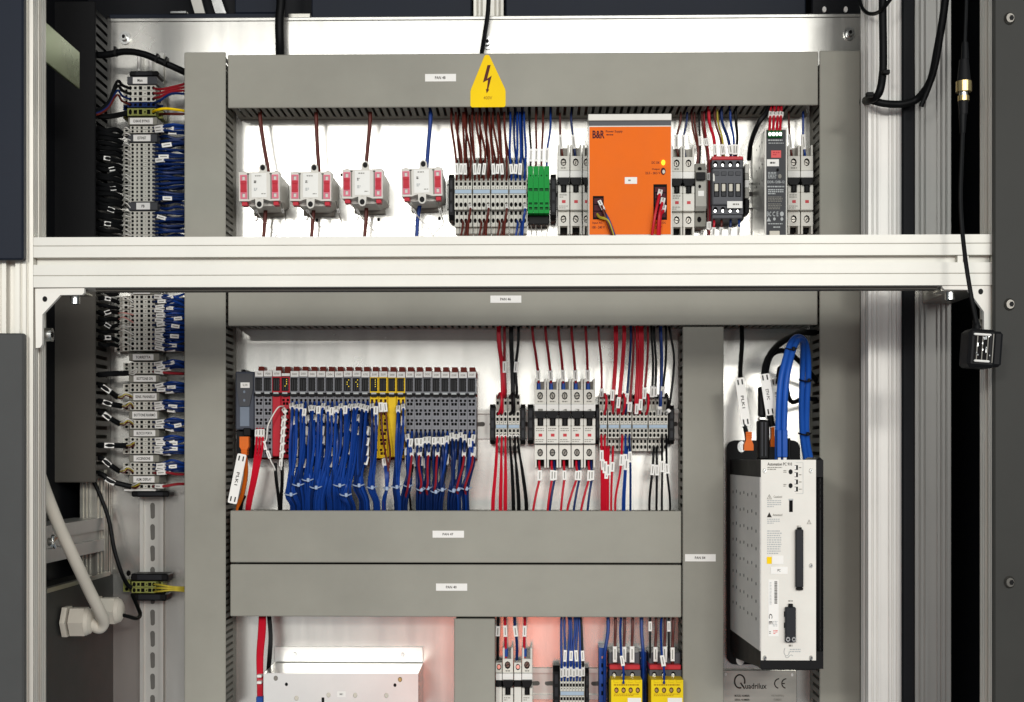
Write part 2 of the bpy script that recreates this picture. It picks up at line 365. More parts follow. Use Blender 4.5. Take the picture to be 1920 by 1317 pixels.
# ------------------------------------------------------------------ cable ducts
DF = -0.08
FING = {}
def finger(horizontal, w, t, m='duct_wall'):
    key = (horizontal, round(w, 5), t, m)
    if key not in FING:
        b = MB()
        if horizontal: b.box(-w / 2, w / 2, -0.0725, -0.017, -t / 2, t / 2, m)
        else: b.box(-t / 2, t / 2, -0.0725, -0.017, -w / 2, w / 2, m)
        FING[key] = b.mesh('duct_finger')
    return FING[key]
def duct(label, x0, y0, x1, y1, horizontal, sides, pitch=12.6, m='duct', ends=(), taper=0, group='cable ducts'):
    X0, X1, Z0, Z1 = RC(x0, y0, x1, y1, DF)
    t = thing('cable_duct', label, 'cable duct', ((X0 + X1) / 2, 0, Z0), group)
    b = MB(); b.box(X0, X1, DF, DF + 0.0035, Z0, Z1, m, 0.0012)
    b.build('cover', t)
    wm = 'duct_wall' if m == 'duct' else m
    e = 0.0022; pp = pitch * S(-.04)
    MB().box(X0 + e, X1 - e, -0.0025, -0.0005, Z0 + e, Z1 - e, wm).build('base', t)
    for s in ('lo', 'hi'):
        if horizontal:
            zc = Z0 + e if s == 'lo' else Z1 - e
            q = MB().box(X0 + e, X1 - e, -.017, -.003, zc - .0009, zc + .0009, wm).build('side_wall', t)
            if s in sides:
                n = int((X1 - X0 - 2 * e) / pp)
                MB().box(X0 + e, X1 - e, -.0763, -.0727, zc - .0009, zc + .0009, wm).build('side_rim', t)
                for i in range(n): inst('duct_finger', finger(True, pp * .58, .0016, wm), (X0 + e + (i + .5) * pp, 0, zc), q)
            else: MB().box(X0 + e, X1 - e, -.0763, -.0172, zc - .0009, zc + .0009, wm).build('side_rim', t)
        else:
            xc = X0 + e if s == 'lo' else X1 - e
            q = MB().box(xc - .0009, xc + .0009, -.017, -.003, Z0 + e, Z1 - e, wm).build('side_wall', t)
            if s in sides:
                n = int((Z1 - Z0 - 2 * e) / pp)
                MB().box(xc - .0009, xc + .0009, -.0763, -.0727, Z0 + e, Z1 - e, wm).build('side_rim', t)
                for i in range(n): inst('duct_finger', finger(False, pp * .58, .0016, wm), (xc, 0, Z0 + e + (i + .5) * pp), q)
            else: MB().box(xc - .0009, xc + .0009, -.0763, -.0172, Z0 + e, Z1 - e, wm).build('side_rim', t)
    return t
dA = duct('tall grey cable duct between the labelled terminal column and the transformers', 345.5, 98, 423, 1345, False, ('hi',))
dB = duct('topmost grey cable duct, with the yellow lightning sign stuck on it', 427, 100, 1534, 200, True, ('lo',), 13.2)
dC = duct('tall grey cable duct beside the pale aluminium uprights', 1537, 95, 1613.5, 1345, False, ('lo',), 16)
dD = duct('grey cable duct right behind and below the aluminium crossbar', 427.5, 514, 1533, 610.5, True, ('lo',), 12.8)
dE = duct('grey cable duct under the blue wire bundles, upper of the touching pair', 431.5, 958, 1277.5, 1055.5, True, ('hi',), 13)
dF = duct('grey cable duct, lower of the touching pair', 431.5, 1059, 1277.5, 1157, True, ())
dG = duct('grey cable duct standing between the breakers and the white computer', 1280, 613, 1357, 1345, False, ('lo',), 16)
dH = duct('short grey cable duct beside the aluminium chassis, cut by the picture edge', 851.5, 1160.5, 928, 1345, False, ('hi',), 13)
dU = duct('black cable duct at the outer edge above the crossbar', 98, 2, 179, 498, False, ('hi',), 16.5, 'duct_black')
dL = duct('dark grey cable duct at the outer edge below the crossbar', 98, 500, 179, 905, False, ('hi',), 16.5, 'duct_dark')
def duct_sign(x0, y0, x1, y1, s, d, label):
    b = MB(); pbox(b, x0, y0, x1, y1, DF - .0008, DF - .0001, 'paper'); o = b.build('duct_label'); tag(o, label, 'label', 'white number labels on the ducts')
    w_ = (x1 - x0); text(s, x0 + w_ * .32, y0 + 4.2, x0 + w_ * .66, y1 - 4.2, DF - .0011, 'print', o)
duct_sign(797, 139, 855, 153, 'PAN 48', dB, 'white label printed PAN 48 on the topmost duct')
duct_sign(919.5, 554.5, 977.5, 568, 'PAN 46', dD, 'white label printed PAN 46 below the crossbar')
duct_sign(811, 995.5, 870, 1008.5, 'PAN 47', dE, 'white label printed PAN 47 under the blue bundles')
duct_sign(817.5, 1094.5, 876, 1108, 'PAN 40', dF, 'white label printed PAN 40 on the lower of the paired ducts')
duct_sign(1284.5, 1039.5, 1342, 1053, 'PAN 84', dG, 'white label printed PAN 84 on the standing duct')
# yellow high-voltage sign
Y = DF - .0012
b = MB(); b.prism(P2([(910, 103.5), (915, 103), (918, 105), (947, 167), (948, 172), (948, 198), (945.5, 201), (885, 201.5), (882, 198.5), (882, 172), (883.5, 166.5), (908, 106)], Y), 'y', Y, DF - .0001, 'yellow')
o = b.build('warning_sign'); tag(o, 'yellow high-voltage sign with a lightning arrow on the topmost duct', 'warning sign')
b = MB(); b.prism(P2([(914, 122.5), (920, 122), (913.5, 148), (922, 142), (915.5, 168), (917.5, 168), (912.5, 175.5), (911, 167), (912.8, 168), (915, 150), (905.5, 155)], Y - .0003), 'y', Y - .0003, Y - .0001, 'bolt_brown'); b.build('lightning_arrow', o)
text('400V', 906.5, 180.5, 923, 187, Y - .0003, 'warnprint', o)
# ------------------------------------------------------------------ aluminium profiles
def slot_poly(x0, x1, y0, y1, f=True, l=True, r=True, sw=0.009, sd=0.010, fine=0.0016):
    p = []
    def run(a, c, horizontal, fixed, inward):                        # one side from a to c with a T-slot mouth and two score lines
        L = abs(c - a); s = 1 if c > a else -1; m_ = (a + c) / 2
        seq = [(a, 0)]
        for q in (0.13, 0.27):
            g = a + s * L * q; seq += [(g - s * fine, 0), (g, fine), (g + s * fine, 0)]
        seq += [(m_ - s * sw / 2, 0), (m_ - s * sw / 2, .0022), (m_ - s * sw * .85, .0022), (m_ - s * sw * .5, sd), (m_ + s * sw * .5, sd), (m_ + s * sw * .85, .0022), (m_ + s * sw / 2, .0022), (m_ + s * sw / 2, 0)]
        for q in (0.73, 0.87):
            g = a + s * L * q; seq += [(g - s * fine, 0), (g, fine), (g + s * fine, 0)]
        for v, d in seq: p.append((v, fixed + inward * d) if horizontal else (fixed + inward * d, v))
    run(x0, x1, True, y0, 1) if f else p.append((x0, y0))
    run(y0, y1, False, x1, -1) if r else p.append((x1, y0))
    p.append((x1, y1))
    run(y1, y0, False, x0, 1) if l else p.append((x0, y1))
    return p
def upright(label, px0, px1, Y, depth, m='alu_v', z0=ZB, z1=ZT + .09, **k):
    X0, X1 = U(px0, 658, Y).x, U(px1, 658, Y).x
    o = MB().prism(slot_poly(X0, X1, Y, Y + depth, **k), 'z', z0, z1, m).build('aluminium_upright')
    return tag(o, label, 'aluminium profile', 'aluminium uprights of the frame')
upright('bright front aluminium upright carrying the crossbar, next to the dark cover plates', -22, 62, -.48, .045, sw=.011)
upright('front aluminium upright behind the screwed dark panel', 1862.5, 1935, -.48, .05, sw=.010, sd=.006)
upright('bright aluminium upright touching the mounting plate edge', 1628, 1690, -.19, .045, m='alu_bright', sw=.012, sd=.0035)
upright('dimmer aluminium upright carrying the depth bar, between two black gaps', 1716, 1783, -.20, .045, m='alu_shaded', sw=.012, sd=.004)
upright('aluminium upright far behind, seen in the gap above the mounting plate', 888, 944, .045, .03, z0=ZTOP - .05, sw=.006)
# crossbar across the front
YB = -.48
xa, xb = U(62.5, 490, YB).x, U(1861, 490, YB).x
zz = lambda y: U(960, y, YB).z
g = .0016
prof = [(YB, zz(442.5)), (YB, zz(458)), (YB + g, zz(459)), (YB, zz(460)), (YB, zz(480.5)), (YB + .012, zz(480.5)), (YB + .012, zz(494.5)), (YB, zz(494.5)), (YB, zz(514)), (YB + g, zz(515)), (YB, zz(516)), (YB, zz(537)), (YB + .045, zz(537)), (YB + .045, zz(442.5))]
t = thing('aluminium_crossbar', 'wide bright aluminium crossbar running across the front of the cabinet', 'crossbar', ((xa + xb) / 2, YB, zz(537)))
MB().prism(prof, 'x', xa, xb, 'alu').build('profile', t)
MB().box(xa + .07, xb - .06, YB + .012, YB + .03, zz(537) - .0032, zz(537) - .0002, 'duct_dark').build('seal_strip', t)
for px in (1802, 1813):
    X = U(px, 490, YB).x
    MB().box(X - .003, X + .003, YB + .0035, YB + .012, zz(494.4), zz(480.6), 'alu').build('slot_insert', t)
def bracket(label, poly, hole, bolt_down, bolt_side, sd):
    t = thing('corner_bracket', label, 'bracket', U(poly[0][0], poly[0][1], YB), 'corner brackets under the crossbar')
    Y = YB + .003
    MB().prism(P2(poly, Y), 'y', Y, Y + .006, 'ivory').build('plate', t)
    p = U(hole[0], hole[1], Y - .0006); MB().cyl(p, p + Vector((0, .0004, 0)), .0028, 'black', 12, ez=1.2).build('hole', t)
    # the two inner flanges that run back along the bar and the upright
    z0 = U(hole[0], poly[1][1], Y).z
    x_in, x_out = U(bolt_down[0] + sd * 14, 500, Y).x, U(hole[0], 500, Y).x
    MB().box(x_in, x_out, Y + .0062, Y + .038, z0 - .006, z0 - .0035, 'alu_raw').build('flange', t)
    p = U(bolt_down[0], bolt_down[1], YB + .02)
    q = MB().cyl(p + Vector((0, 0, .010)), p + Vector((0, 0, -.006)), .0058, 'steel', 14).build('bolt', t, True)
    MB().cyl(p + Vector((0, 0, -.0062)), p + Vector((0, 0, -.0068)), .003, 'black', 6).build('hex_socket', q)
    p = U(bolt_side[0], bolt_side[1], YB + .02)
    q = MB().cyl(p + Vector((-sd * .006, 0, 0)), p + Vector((sd * .004, 0, 0)), .0068, 'steel', 14, ez=1.2).build('bolt', t, True)
    MB().cyl(p + Vector((sd * .0042, 0, 0)), p + Vector((sd * .0048, 0, 0)), .0034, 'black', 6).build('hex_socket', q)
bracket('pale corner bracket joining crossbar and upright near the terminal column', [(66, 541.5), (158, 540.5), (158, 549), (154, 553), (113, 553.5), (79.5, 590), (79, 646), (75, 652), (67, 653)], (84, 561), (141, 561), (92, 628), 1)
bracket('pale corner bracket above the hanging black box', [(1857.5, 533.5), (1767, 534.5), (1767, 539), (1771, 543), (1815, 543.5), (1845, 585), (1845.5, 642), (1849, 646), (1857.5, 647)], (1839, 547), (1781, 553), (1841, 612), -1)
# depth bars of the frame, seen end-on between the front and the back
def depth_bar(label, xi, y_top, y_bot, Yn, Yf, m, sidex, w_=.045):
    p0, p1 = U(xi, y_top, Yn), U(xi, y_bot, Yn); X = p0.x; h = p0.z - p1.z
    s = 1 if sidex > 0 else -1
    prof = [(X, p1.z), (X, p1.z + h * .36), (X - s * .007, p1.z + h * .36), (X - s * .007, p1.z + h * .64), (X, p1.z + h * .64), (X, p0.z), (X - s * w_, p0.z), (X - s * w_, p1.z)]
    o = MB().prism(prof, 'y', Yn, Yf, m).build('depth_bar')
    return tag(o, label, 'aluminium profile', 'aluminium bars running front to back')
X = U(1728, 550, -.2).x
o = MB().box(X, X + .042, -.432, -.201, U(1740, 570, -.2).z, U(1740, 570, -.2).z + .05, 'alu_raw', .002).build('depth_bar'); tag(o, 'grey aluminium depth bar between the crossbar bracket and the rear upright', 'aluminium profile', 'aluminium bars running front to back')
p = U(1738, 534, -.203); MB().cyl(p, p + Vector((0, .001, 0)), .004, 'black', 10).build('hole', o)
p0, p1 = U(84, 40, -.433), U(84, 114, -.433)
o = MB().box(p0.x - .003, p0.x, -.433, -.30, p1.z, p0.z, 'alu_flat', .0005).build('depth_bar'); tag(o, 'flat polished metal strip gleaming at the top of the dark side bay', 'metal strip', 'aluminium bars running front to back')
depth_bar('aluminium depth bar behind the beige cable, above the dark box', 8, 998, 1074, -.433, -.03, 'alu_shaded', 1)
o = MB().prism(slot_poly(U(150, 930, -.03).x, U(196, 930, -.03).x, -.03, .01, sw=.008, sd=.004), 'z', ZB, U(170, 880, -.03).z, 'alu_raw').build('aluminium_upright')
tag(o, 'short aluminium upright hidden behind the dark duct and the beige cable', 'aluminium profile', 'aluminium uprights of the frame')
# slot nut with a star handle on the lower depth bar
p = U(97, 1016, -.42); o = MB().cyl(p + Vector((-.004, 0, 0)), p + Vector((.002, 0, 0)), .005, 'steel', 10).build('slot_nut', None, True); tag(o, 'small steel nut in the slot of the lower depth bar', 'nut')
for a in range(4):
    d = Vector((0, math.cos(a * math.pi / 2 + .5), math.sin(a * math.pi / 2 + .5))) * .009
    MB().cyl(p + Vector((.001, 0, 0)), p + Vector((.003, 0, 0)) + d, .002, 'steel', 6).build('prong', o)
# ------------------------------------------------------------------ dark cover panels
def cover(label, x0, y0, x1, y1, Y, m, name='cover_panel', th=.012, c=.002):
    b = MB(); pbox(b, x0, y0, x1, y1, Y, Y + th, m, c); o = b.build(name); return tag(o, label, 'panel', 'dark cover panels')
cover('blue-black cover plate over the upper half of the bright front upright', -60, -60, 43.5, 487.5, -.4955, 'panel_blue')
cover('grey cover plate over the lower half of the bright front upright', -60, 625, 44, 1400, -.4955, 'panel_grey')
o = cover('dark screwed panel at the outer edge, beside the hanging box', 1863.5, -60, 1990, 1400, -.492, 'panel_dark', th=.009)
for y in (35, 571, 1092):
    p = U(1893, y, -.493)
    q = MB().cyl(p, p + Vector((0, -.003, 0)), .0062, 'screw', 16, r2=.0045, ez=1.15).build('button_screw', o, True)
    MB().cyl(p + Vector((.0014, -.0031, 0)), p + Vector((.0014, -.0034, 0)), .0027, 'black', 6, ez=1.2).build('hex_socket', q)
cover('narrow dark strip added as shade between the two rear uprights', 1692, -60, 1715.5, 1400, -.203, 'panel_black', th=.004)  # added dark sheet, hides the upright's bright side as shade in the gap
cover('blue-grey rear panel above the plate, to the breaker side of the pale upright', 948, -40, 1511, 34.5, .03, 'panel_blue', th=.004)
cover('blue-grey rear panel above the plate, between the flat cable and the pale upright', 584, -40, 884, 37.5, .03, 'panel_blue', th=.004)
cover('dark sloping-lit rear panel above the transformer end of the plate', 440, -40, 520, 25, .035, 'panel_blue', th=.004)
o = cover('black fan housing at the top corner of the plate', 1522, -40, 1620, 31, .02, 'panel_black', th=.03)
for x in (1545, 1585):
    p = U(x, 19, .0195); MB().cyl(p, p + Vector((0, -.003, 0)), .003, 'white', 10, ez=1.5).build('screw', o, True)
b = MB(); pbox(b, 205, 26, 520, 39, .012, .03, 'panel_blue', .001); o = b.build('rear_rail'); tag(o, 'dark horizontal rail just above the plate top', 'rail')
o = MB().prism(P2([(352, -20), (372, -20), (384, 25), (365, 25)], .05), 'y', .05, .056, 'alu').build('bracing_strip'); tag(o, 'pale slanted strip seen above the dark rail, nearer the corner bolt', 'strip', 'slanted strips above the rail')
o = MB().prism(P2([(390, -20), (408, -20), (424, 25), (404, 25)], .05), 'y', .05, .056, 'steel').build('bracing_strip'); tag(o, 'shiny slanted strip above the dark rail, nearer the flat cable', 'strip', 'slanted strips above the rail')
b = MB(); pbox(b, 540, 25, 582, 36, .008, .02, 'alu_raw', .001); o = b.build('cable_clamp'); tag(o, 'small grey clamp block behind the flat black cable', 'clamp')
b = MB(); pbox(b, 318, 20, 350, 26, .008, .02, 'steel', .001); o = b.build('cable_clamp'); tag(o, 'small shiny clamp on the dark rail at the top', 'clamp')
# dark box in the lower side bay
X0, X1, Z0, Z1 = RC(90, 1068, 205, 1400, -.05)
t = thing('junction_box', 'dark steel box below the depth bars, carrying two beige cable glands', 'box', ((X0 + X1) / 2, -.05, Z0))
b = MB(); b.prism([(U(88, 1085, -.3).x, -.30), (U(205, 1068, -.02).x, -.02), (U(205, 1068, -.02).x, .01), (U(88, 1085, -.3).x - .06, .01), (U(88, 1085, -.3).x - .06, -.3)], 'z', ZB, U(205, 1064, -.02).z - .012, 'panel_dark'); b.build('housing', t)
b = MB(); b.prism([(U(88, 1085, -.3).x + .001, -.302), (U(205, 1068, -.02).x + .002, -.022), (U(205, 1068, -.02).x - .006, -.015), (U(88, 1085, -.3).x - .008, -.295)], 'z', U(205, 1064, -.02).z - .0118, U(205, 1064, -.02).z - .006, 'alu_raw'); b.build('lid_edge', t)
# ------------------------------------------------------------------ DIN rails
def din_h(label, x0, x1, y0, y1):
    X0, X1, Z0, Z1 = RC(x0, y0, x1, y1, -.0075); h = Z1 - Z0
    t = thing('din_rail', label, 'DIN rail', (X0, 0, Z0), 'slotted mounting rails')
    MB().prism([(-.0062, Z1), (-.0075, Z1), (-.0075, Z1 - h * .15), (-.0012, Z1 - h * .15), (-.0012, Z0 + h * .15), (-.0075, Z0 + h * .15), (-.0075, Z0), (-.0062, Z0), (-.0062, Z0 + h * .12), (-.0003, Z0 + h * .12), (-.0003, Z1 - h * .12), (-.0062, Z1 - h * .12)], 'x', X0, X1, 'rail').build('profile', t)
    n = int((x1 - x0) / 27)
    me = MB().prism([(math.cos(a) * .0034 + (.0045 if abs(a) < 1.58 else -.0045), math.sin(a) * .0034) for a in [-1.57, -.8, 0, .8, 1.57, 2.3, 3.14, 3.9, 4.7]], 'y', -.0016, -.0013, 'railslot').mesh('rail_slot')
    for i in range(n): inst('rail_slot', me, (X0 + (i + .5) * (X1 - X0) / n, 0, (Z0 + Z1) / 2), t)
    return t
din_h('mounting rail behind the input and output modules and breakers', 442, 1276, 768, 823)
din_h('mounting rail behind the top row of terminals and breakers', 838, 1532, 336, 391)
din_h('mounting rail behind the bottom row, bare between breakers and terminals', 930, 1278, 1254, 1312)
X0, X1, Z0, Z1 = RC(262, 100, 306, 1345, -.0075); wdt = X1 - X0
t = thing('din_rail', 'long standing mounting rail with oval slots in the terminal column', 'DIN rail', (X0, 0, Z0), 'slotted mounting rails')
MB().prism([(X0, -.0075), (X0 + wdt * .15, -.0075), (X0 + wdt * .15, -.0012), (X1 - wdt * .15, -.0012), (X1 - wdt * .15, -.0075), (X1, -.0075), (X1, -.0062), (X1 - wdt * .12, -.0062), (X1 - wdt * .12, -.0003), (X0 + wdt * .12, -.0003), (X0 + wdt * .12, -.0062), (X0, -.0062)], 'z', Z0, Z1, 'rail').build('profile', t)
me = MB().prism([(math.cos(a) * .0036, math.sin(a) * .0036 + (.0085 if 0 < a < 3.2 else -.0085)) for a in [0.01, .8, 1.57, 2.3, 3.13, 3.9, 4.7, 5.5, 6.27]], 'y', -.0016, -.0013, 'railslot').mesh('rail_slot')
for i in range(11): inst('rail_slot', me, ((X0 + X1) / 2, 0, U(284, 958 + i * 40, 0).z), t)
# ------------------------------------------------------------------ miniature circuit breakers
def mcb(x0, x1, dy, label, group, Y0=0.0, toggle='T', printed=True, num=''):
    """x0,x1: photo columns; dy: rows offset from the middle row"""
    y = lambda v: v + dy
    Yt, Ym = -.044, -.055
    p = U((x0 + x1) / 2, y(790), Ym)
    t = thing('circuit_breaker', label, 'circuit breaker', (p.x, 0, U(x0, y(877), Yt).z), group)
    xm, w_ = (x0 + x1) / 2, x1 - x0
    for k, (ya, yb_, ys) in enumerate(((731, 758, 742.5), (834.5, 862, 849))):
        X0, X1, Z0, Z1 = RC(x0 + .6, y(ya), x1 - .6, y(yb_), Yt)
        c = U(xm - .5, y(ys), Yt)
        b = MB(); b.hplate(X0, X1, Z0, Z1, Yt, -.008, [(c.x, c.z, .0044, .0058, 'o')], 'mcb', 'cavity', .006)
        o = b.build('terminal_housing', t)
        for x in (x0 + .6, x1 - 4.2):                                 # jaws of the wire entry
            b = MB(); pbox(b, x, y(710 if k == 0 else 862), x + 3.6, y(731 if k == 0 else 877.5), Yt, -.012, 'mcb', .0006); b.build('jaw', o)
        b = MB(); pbox(b, x0 + 1, y(716 if k == 0 else 862), x1 - 1, y(731 if k == 0 else 874), -.026, -.012, 'mcb_side' if k == 0 else 'cavity'); b.build('entry_floor', o)
    b = MB(); pbox(b, x0 + .2, y(799), x1 - .2, y(832), Ym, -.008, 'mcb', .0007); b.build('front', t)
    b = MB(); pbox(b, x0 + .2, y(785), x0 + w_ * .27, y(799), Ym, -.008, 'mcb', .0007); b.build('toggle_cheek', t)
    b = MB(); pbox(b, x1 - w_ * .27, y(785), x1 - .2, y(799), Ym, -.008, 'mcb', .0007); b.build('toggle_cheek', t)
    b = MB(); pbox(b, x0 + w_ * .27, y(771), x1 - w_ * .27, y(799), -.046, -.01, 'blackplastic'); b.build('toggle_well', t)
    b = MB(); pbox(b, x0 + .2, y(758.3), x1 - .2, y(771), Ym + .001, -.008, 'paper', .0005); o = b.build('label_band', t)
    if num: text(num, xm - w_ * .2, y(767), xm + w_ * .2, y(771), Ym + .0006, 'print_grey', o)
    b = MB(); b.prism(P2([(x0 + 1, y(771.5)), (x1 - 1, y(771.5)), (x1 - 1, y(778)), (x1 - w_ * .22, y(784.5)), (x0 + w_ * .22, y(784.5)), (x0 + 1, y(778))], -.064), 'y', -.064, -.05, 'blackplastic')
    pbox(b, xm - w_ * .16, y(784), xm + w_ * .16, y(798), -.060, -.046, 'black', .0008); b.build('toggle', t)
    for ys in (742.5, 849):
        p = U(xm - .5, y(ys), Yt); a = random.uniform(0, 3)
        o = MB().cyl(p + Vector((0, .0058, 0)), p + Vector((0, .003, 0)), .0029, 'screw', 10, ez=1.3).build('clamp_screw', t)
        MB().obox(p + Vector((0, .0028, 0)), (math.cos(a), 0, math.sin(a)), .0012, .0052, .0003, 'black').build('screw_slot', o)
    b = MB(); pbox(b, xm - 3.4, y(813.5), xm + 3.4, y(819), Ym - .0003, Ym - .0001, 'redband'); b.build('indicator', t)
    if printed:
        lines(x0 + 3, y(803), x1 - 4, y(811), Ym - .0003, 'print_grey', t, 2, .4, seed=int(x0)); lines(x0 + 2, y(824), x1 - 3, y(831), Ym - .0003, 'print_grey', t, 2, .4, seed=int(x0) + 1)
        lines(x0 + 6, y(752), x1 - 6, y(756), Yt - .0003, 'print_grey', t, 1, .6, seed=3)
    return t
pos5 = ['first', 'second', 'third', 'fourth', 'fifth']
for i in range(5):
    x = 1002 + i * 23
    mcb(x, x + 22.6, 0, f'{pos5[i]} breaker, counted from the black end stops, in the row of five', 'breakers of the middle row', num=['1', '2', '4', '3', '4'][i])
mcb(1046, 1068, -438, 'breaker with the brown wire, just past the green terminals', 'breakers of the top row')
mcb(1069, 1091, -438, 'breaker with the navy wire, between green terminals and orange power supply', 'breakers of the top row', printed=False)
mcb(1092.5, 1108, -438, 'breaker mostly hidden behind the near edge of the orange power supply', 'breakers of the top row', printed=False)
mcb(1258.5, 1280, -436, 'breaker half hidden behind the far edge of the orange power supply', 'breakers of the top row')
mcb(1280.5, 1302.5, -436, 'breaker between orange power supply and slim grey fuse holder', 'breakers of the top row', printed=False)
mcb(1477, 1500.5, -438, 'breaker touching the dark slim power supply', 'breakers of the top row')
mcb(1501.5, 1525, -438, 'breaker next to the standing duct in the top row', 'breakers of the top row', printed=False)
mcb(942, 962.5, 505, 'bottom row breaker nearest the short duct', 'breakers of the bottom row')
mcb(978.5, 998.5, 505, 'bottom row breaker nearest the bare rail', 'breakers of the bottom row')
for x0, x1, lb in ((929.5, 941.5, 'narrow auxiliary contact against the short duct, bottom row'), (964, 978, 'narrow auxiliary contact between the two bottom row breakers')):
    p = U(x0, 1300, -.05); t = thing('auxiliary_contact', lb, 'contact block', (p.x, 0, U(x0, 1340, -.05).z), 'auxiliary contacts')
    b = MB(); X0, X1, Z0, Z1 = RC(x0, 1243, x1 - .5, 1263, -.04); c = U((x0 + x1) / 2, 1251, -.04); b.hplate(X0, X1, Z0, Z1, -.04, -.008, [(c.x, c.z, .0035, .0048, 'o')], 'mcb', 'cavity', .004); b.build('terminal_housing', t)
    b = MB(); pbox(b, x0, 1263.5, x1 - .4, 1276, -.054, -.008, 'paper', .0005); b.build('label_band', t)
    b = MB(); pbox(b, x0, 1276.5, x1 - .4, 1288, -.058, -.008, 'blackplastic', .001); b.build('toggle', t)
    b = MB(); pbox(b, x0, 1288.5, x1 - .4, 1345, -.054, -.008, 'mcb', .0007); b.build('front', t)
    c = U((x0 + x1) / 2, 1251, -.04); MB().cyl(c + Vector((0, .0039, 0)), c + Vector((0, .001, 0)), .0025, 'steel', 10, ez=1.3).build('clamp_screw', t)
# ------------------------------------------------------------------ feed-through terminals on a level rail
def pole_mesh(wpx, tiers, key, m='term', gap=.35):
    """tiers: (y0,y1,depth,[(yc,hw,hh,shape)]) in photo rows; mesh local to x centre, world z"""
    b = MB()
    for y0, y1, Yf, hs in tiers:
        s_ = S(Yf); hw = (wpx / 2 - gap) * s_
        b.hplate(-hw, hw, U(943, y1, Yf).z, U(943, y0, Yf).z, Yf, -.008, [(0, U(943, yc, Yf).z, a * s_, c * s_, sh) for yc, a, c, sh in hs], m, 'cavity', .005)
    return b.mesh('pole_' + key)
T1 = [(296, 334.5, -.032, [(303, 2.6, 4, 'o'), (316, 2.3, 3, 'r')]), (335, 393, -.048, [(345, 2.3, 3.3, 'r'), (352.5, .8, 1.1, 'r'), (369, 2.4, 3, 'r'), (384, 3, 4.6, 'o')]), (394, 425, -.036, [(400, 2.4, 3.4, 'r'), (414, 3, 4.6, 'o')]), (425.3, 438, -.026, [])]
T2 = [(740, 769.5, -.032, [(745, 2.6, 4, 'o'), (756, 2.2, 3, 'r')]), (770, 822, -.048, [(776.5, 2.6, 4, 'o'), (786.5, 2.2, 3, 'r'), (792.5, .8, 1, 'r'), (808, 2.2, 2.8, 'r'), (816.5, 2.6, 3.8, 'o')]), (822.5, 846, -.036, [(828, 2.2, 3, 'r'), (838.5, 2.6, 3.8, 'o')])]
T3 = [(1253, 1268, -.04, [(1261, 2, 3.6, 'o')]), (1268.5, 1345, -.048, [(1275, 2.2, 3.4, 'o'), (1284.5, 2, 3, 'r'), (1291, .8, 1, 'r'), (1310, 2, 3, 'r')])]
PM = {}
def term_block(x0, n, pitch, tiers, key, strip, label, group, Yf=-.048, m='term'):
    k = (round(pitch, 2), key, m)
    if k not in PM: PM[k] = pole_mesh(pitch, tiers, key, m)
    ym = tiers[-2 if len(tiers) > 2 else -1][0]
    xm = x0 + n * pitch / 2
    t = thing('terminal_block', label, 'terminal block', (U(xm, ym, Yf).x, 0, U(xm, tiers[-1][1], Yf).z), group)
    for i in range(n): inst('pole', PM[k], (U(x0 + (i + .5) * pitch, ym, Yf).x, 0, 0), t)
    b = MB(); pbox(b, x0 + 1, strip[0], x0 + n * pitch - 1.2, strip[1], Yf - .0008, Yf + .001, 'bluestrip', .0003); o = b.build('marking_strip', t)
    b = MB(); pbox(b, x0 + .4, strip[0] - .8, x0 + n * pitch - .6, strip[1] + .8, Yf - .0003, Yf - .0001, 'term_dark'); b.build('strip_frame', t)
    return t
ordn = ['first', 'second', 'third', 'fourth']
for i in range(4): term_block(852 + 34.2 * i, 4, 8.3, T1, 'top', (356, 363), f'{ordn[i]} of the four grey terminal groups beside the green terminals, counted from the transformers', 'grey terminals of the top row')
term_block(929, 3, 7.4, T2, 'mid', (797, 803), 'three-pole grey terminals holding the red wires next to the module row', 'grey terminals of the middle row')
term_block(952.5, 3, 7.4, T2, 'mid', (797, 803), 'three-pole grey terminals holding the black wires next to the red ones', 'grey terminals of the middle row')
for x0, n, nm in ((1124, 2, 'two-pole grey terminals touching the row of five breakers'), (1140, 3, 'three-pole grey terminals, second group after the five breakers'), (1162.5, 3, 'three-pole grey terminals with the blue wires below, mid group after the breakers'), (1185.5, 4, 'four-pole grey terminals with unused lower clamps'), (1216, 5, 'five-pole grey terminals with black and navy wires near the standing duct')):
    term_block(x0, n, 7.25, T2, 'mid5', (797, 803), nm, 'grey terminals of the middle row')
term_block(1050, 8, 5.75, T3, 'low', (1297, 1304), 'eight-pole grey terminals full of blue wires in the bottom row', 'grey terminals of the bottom row')
def end_stop(x0, y0, x1, y1, label, Yf=-.044):
    p = U((x0 + x1) / 2, y1, Yf); t = thing('end_stop', label, 'end stop', (p.x, 0, p.z), 'black rail end stops')
    xa, xb, z0, z1 = RC(x0, y0, x1, y1, Yf); h = z1 - z0
    MB().prism([(Yf, z0 + h * .1), (Yf, z1 - h * .1), (Yf + .01, z1), (-.008, z1), (-.008, z0), (Yf + .01, z0)], 'x', xa, xb, 'blackplastic').build('body', t)
    for f in (.25, .5, .75): MB().box((xa * 3 + xb) / 4, (xa + 3 * xb) / 4, Yf - .0012, Yf + .0005, z0 + h * (f - .09), z0 + h * (f + .09), 'contactor_dark').build('rib', t)
end_stop(841, 325, 850.5, 412, 'black end stop before the four grey terminal groups of the top row')
end_stop(1032.5, 325, 1043, 412, 'black end stop after the green terminals')
end_stop(918.5, 758, 928, 833, 'black end stop before the red and black wire terminals')
end_stop(976, 758, 985, 833, 'black end stop right after the black wires')
end_stop(989.5, 758, 1000.5, 833, 'black end stop touching the row of five breakers')
end_stop(1117.5, 758, 1123.5, 833, 'thin black end stop after the row of five breakers')
end_stop(1254, 760, 1264.5, 833, 'black end stop beside the standing duct slots')
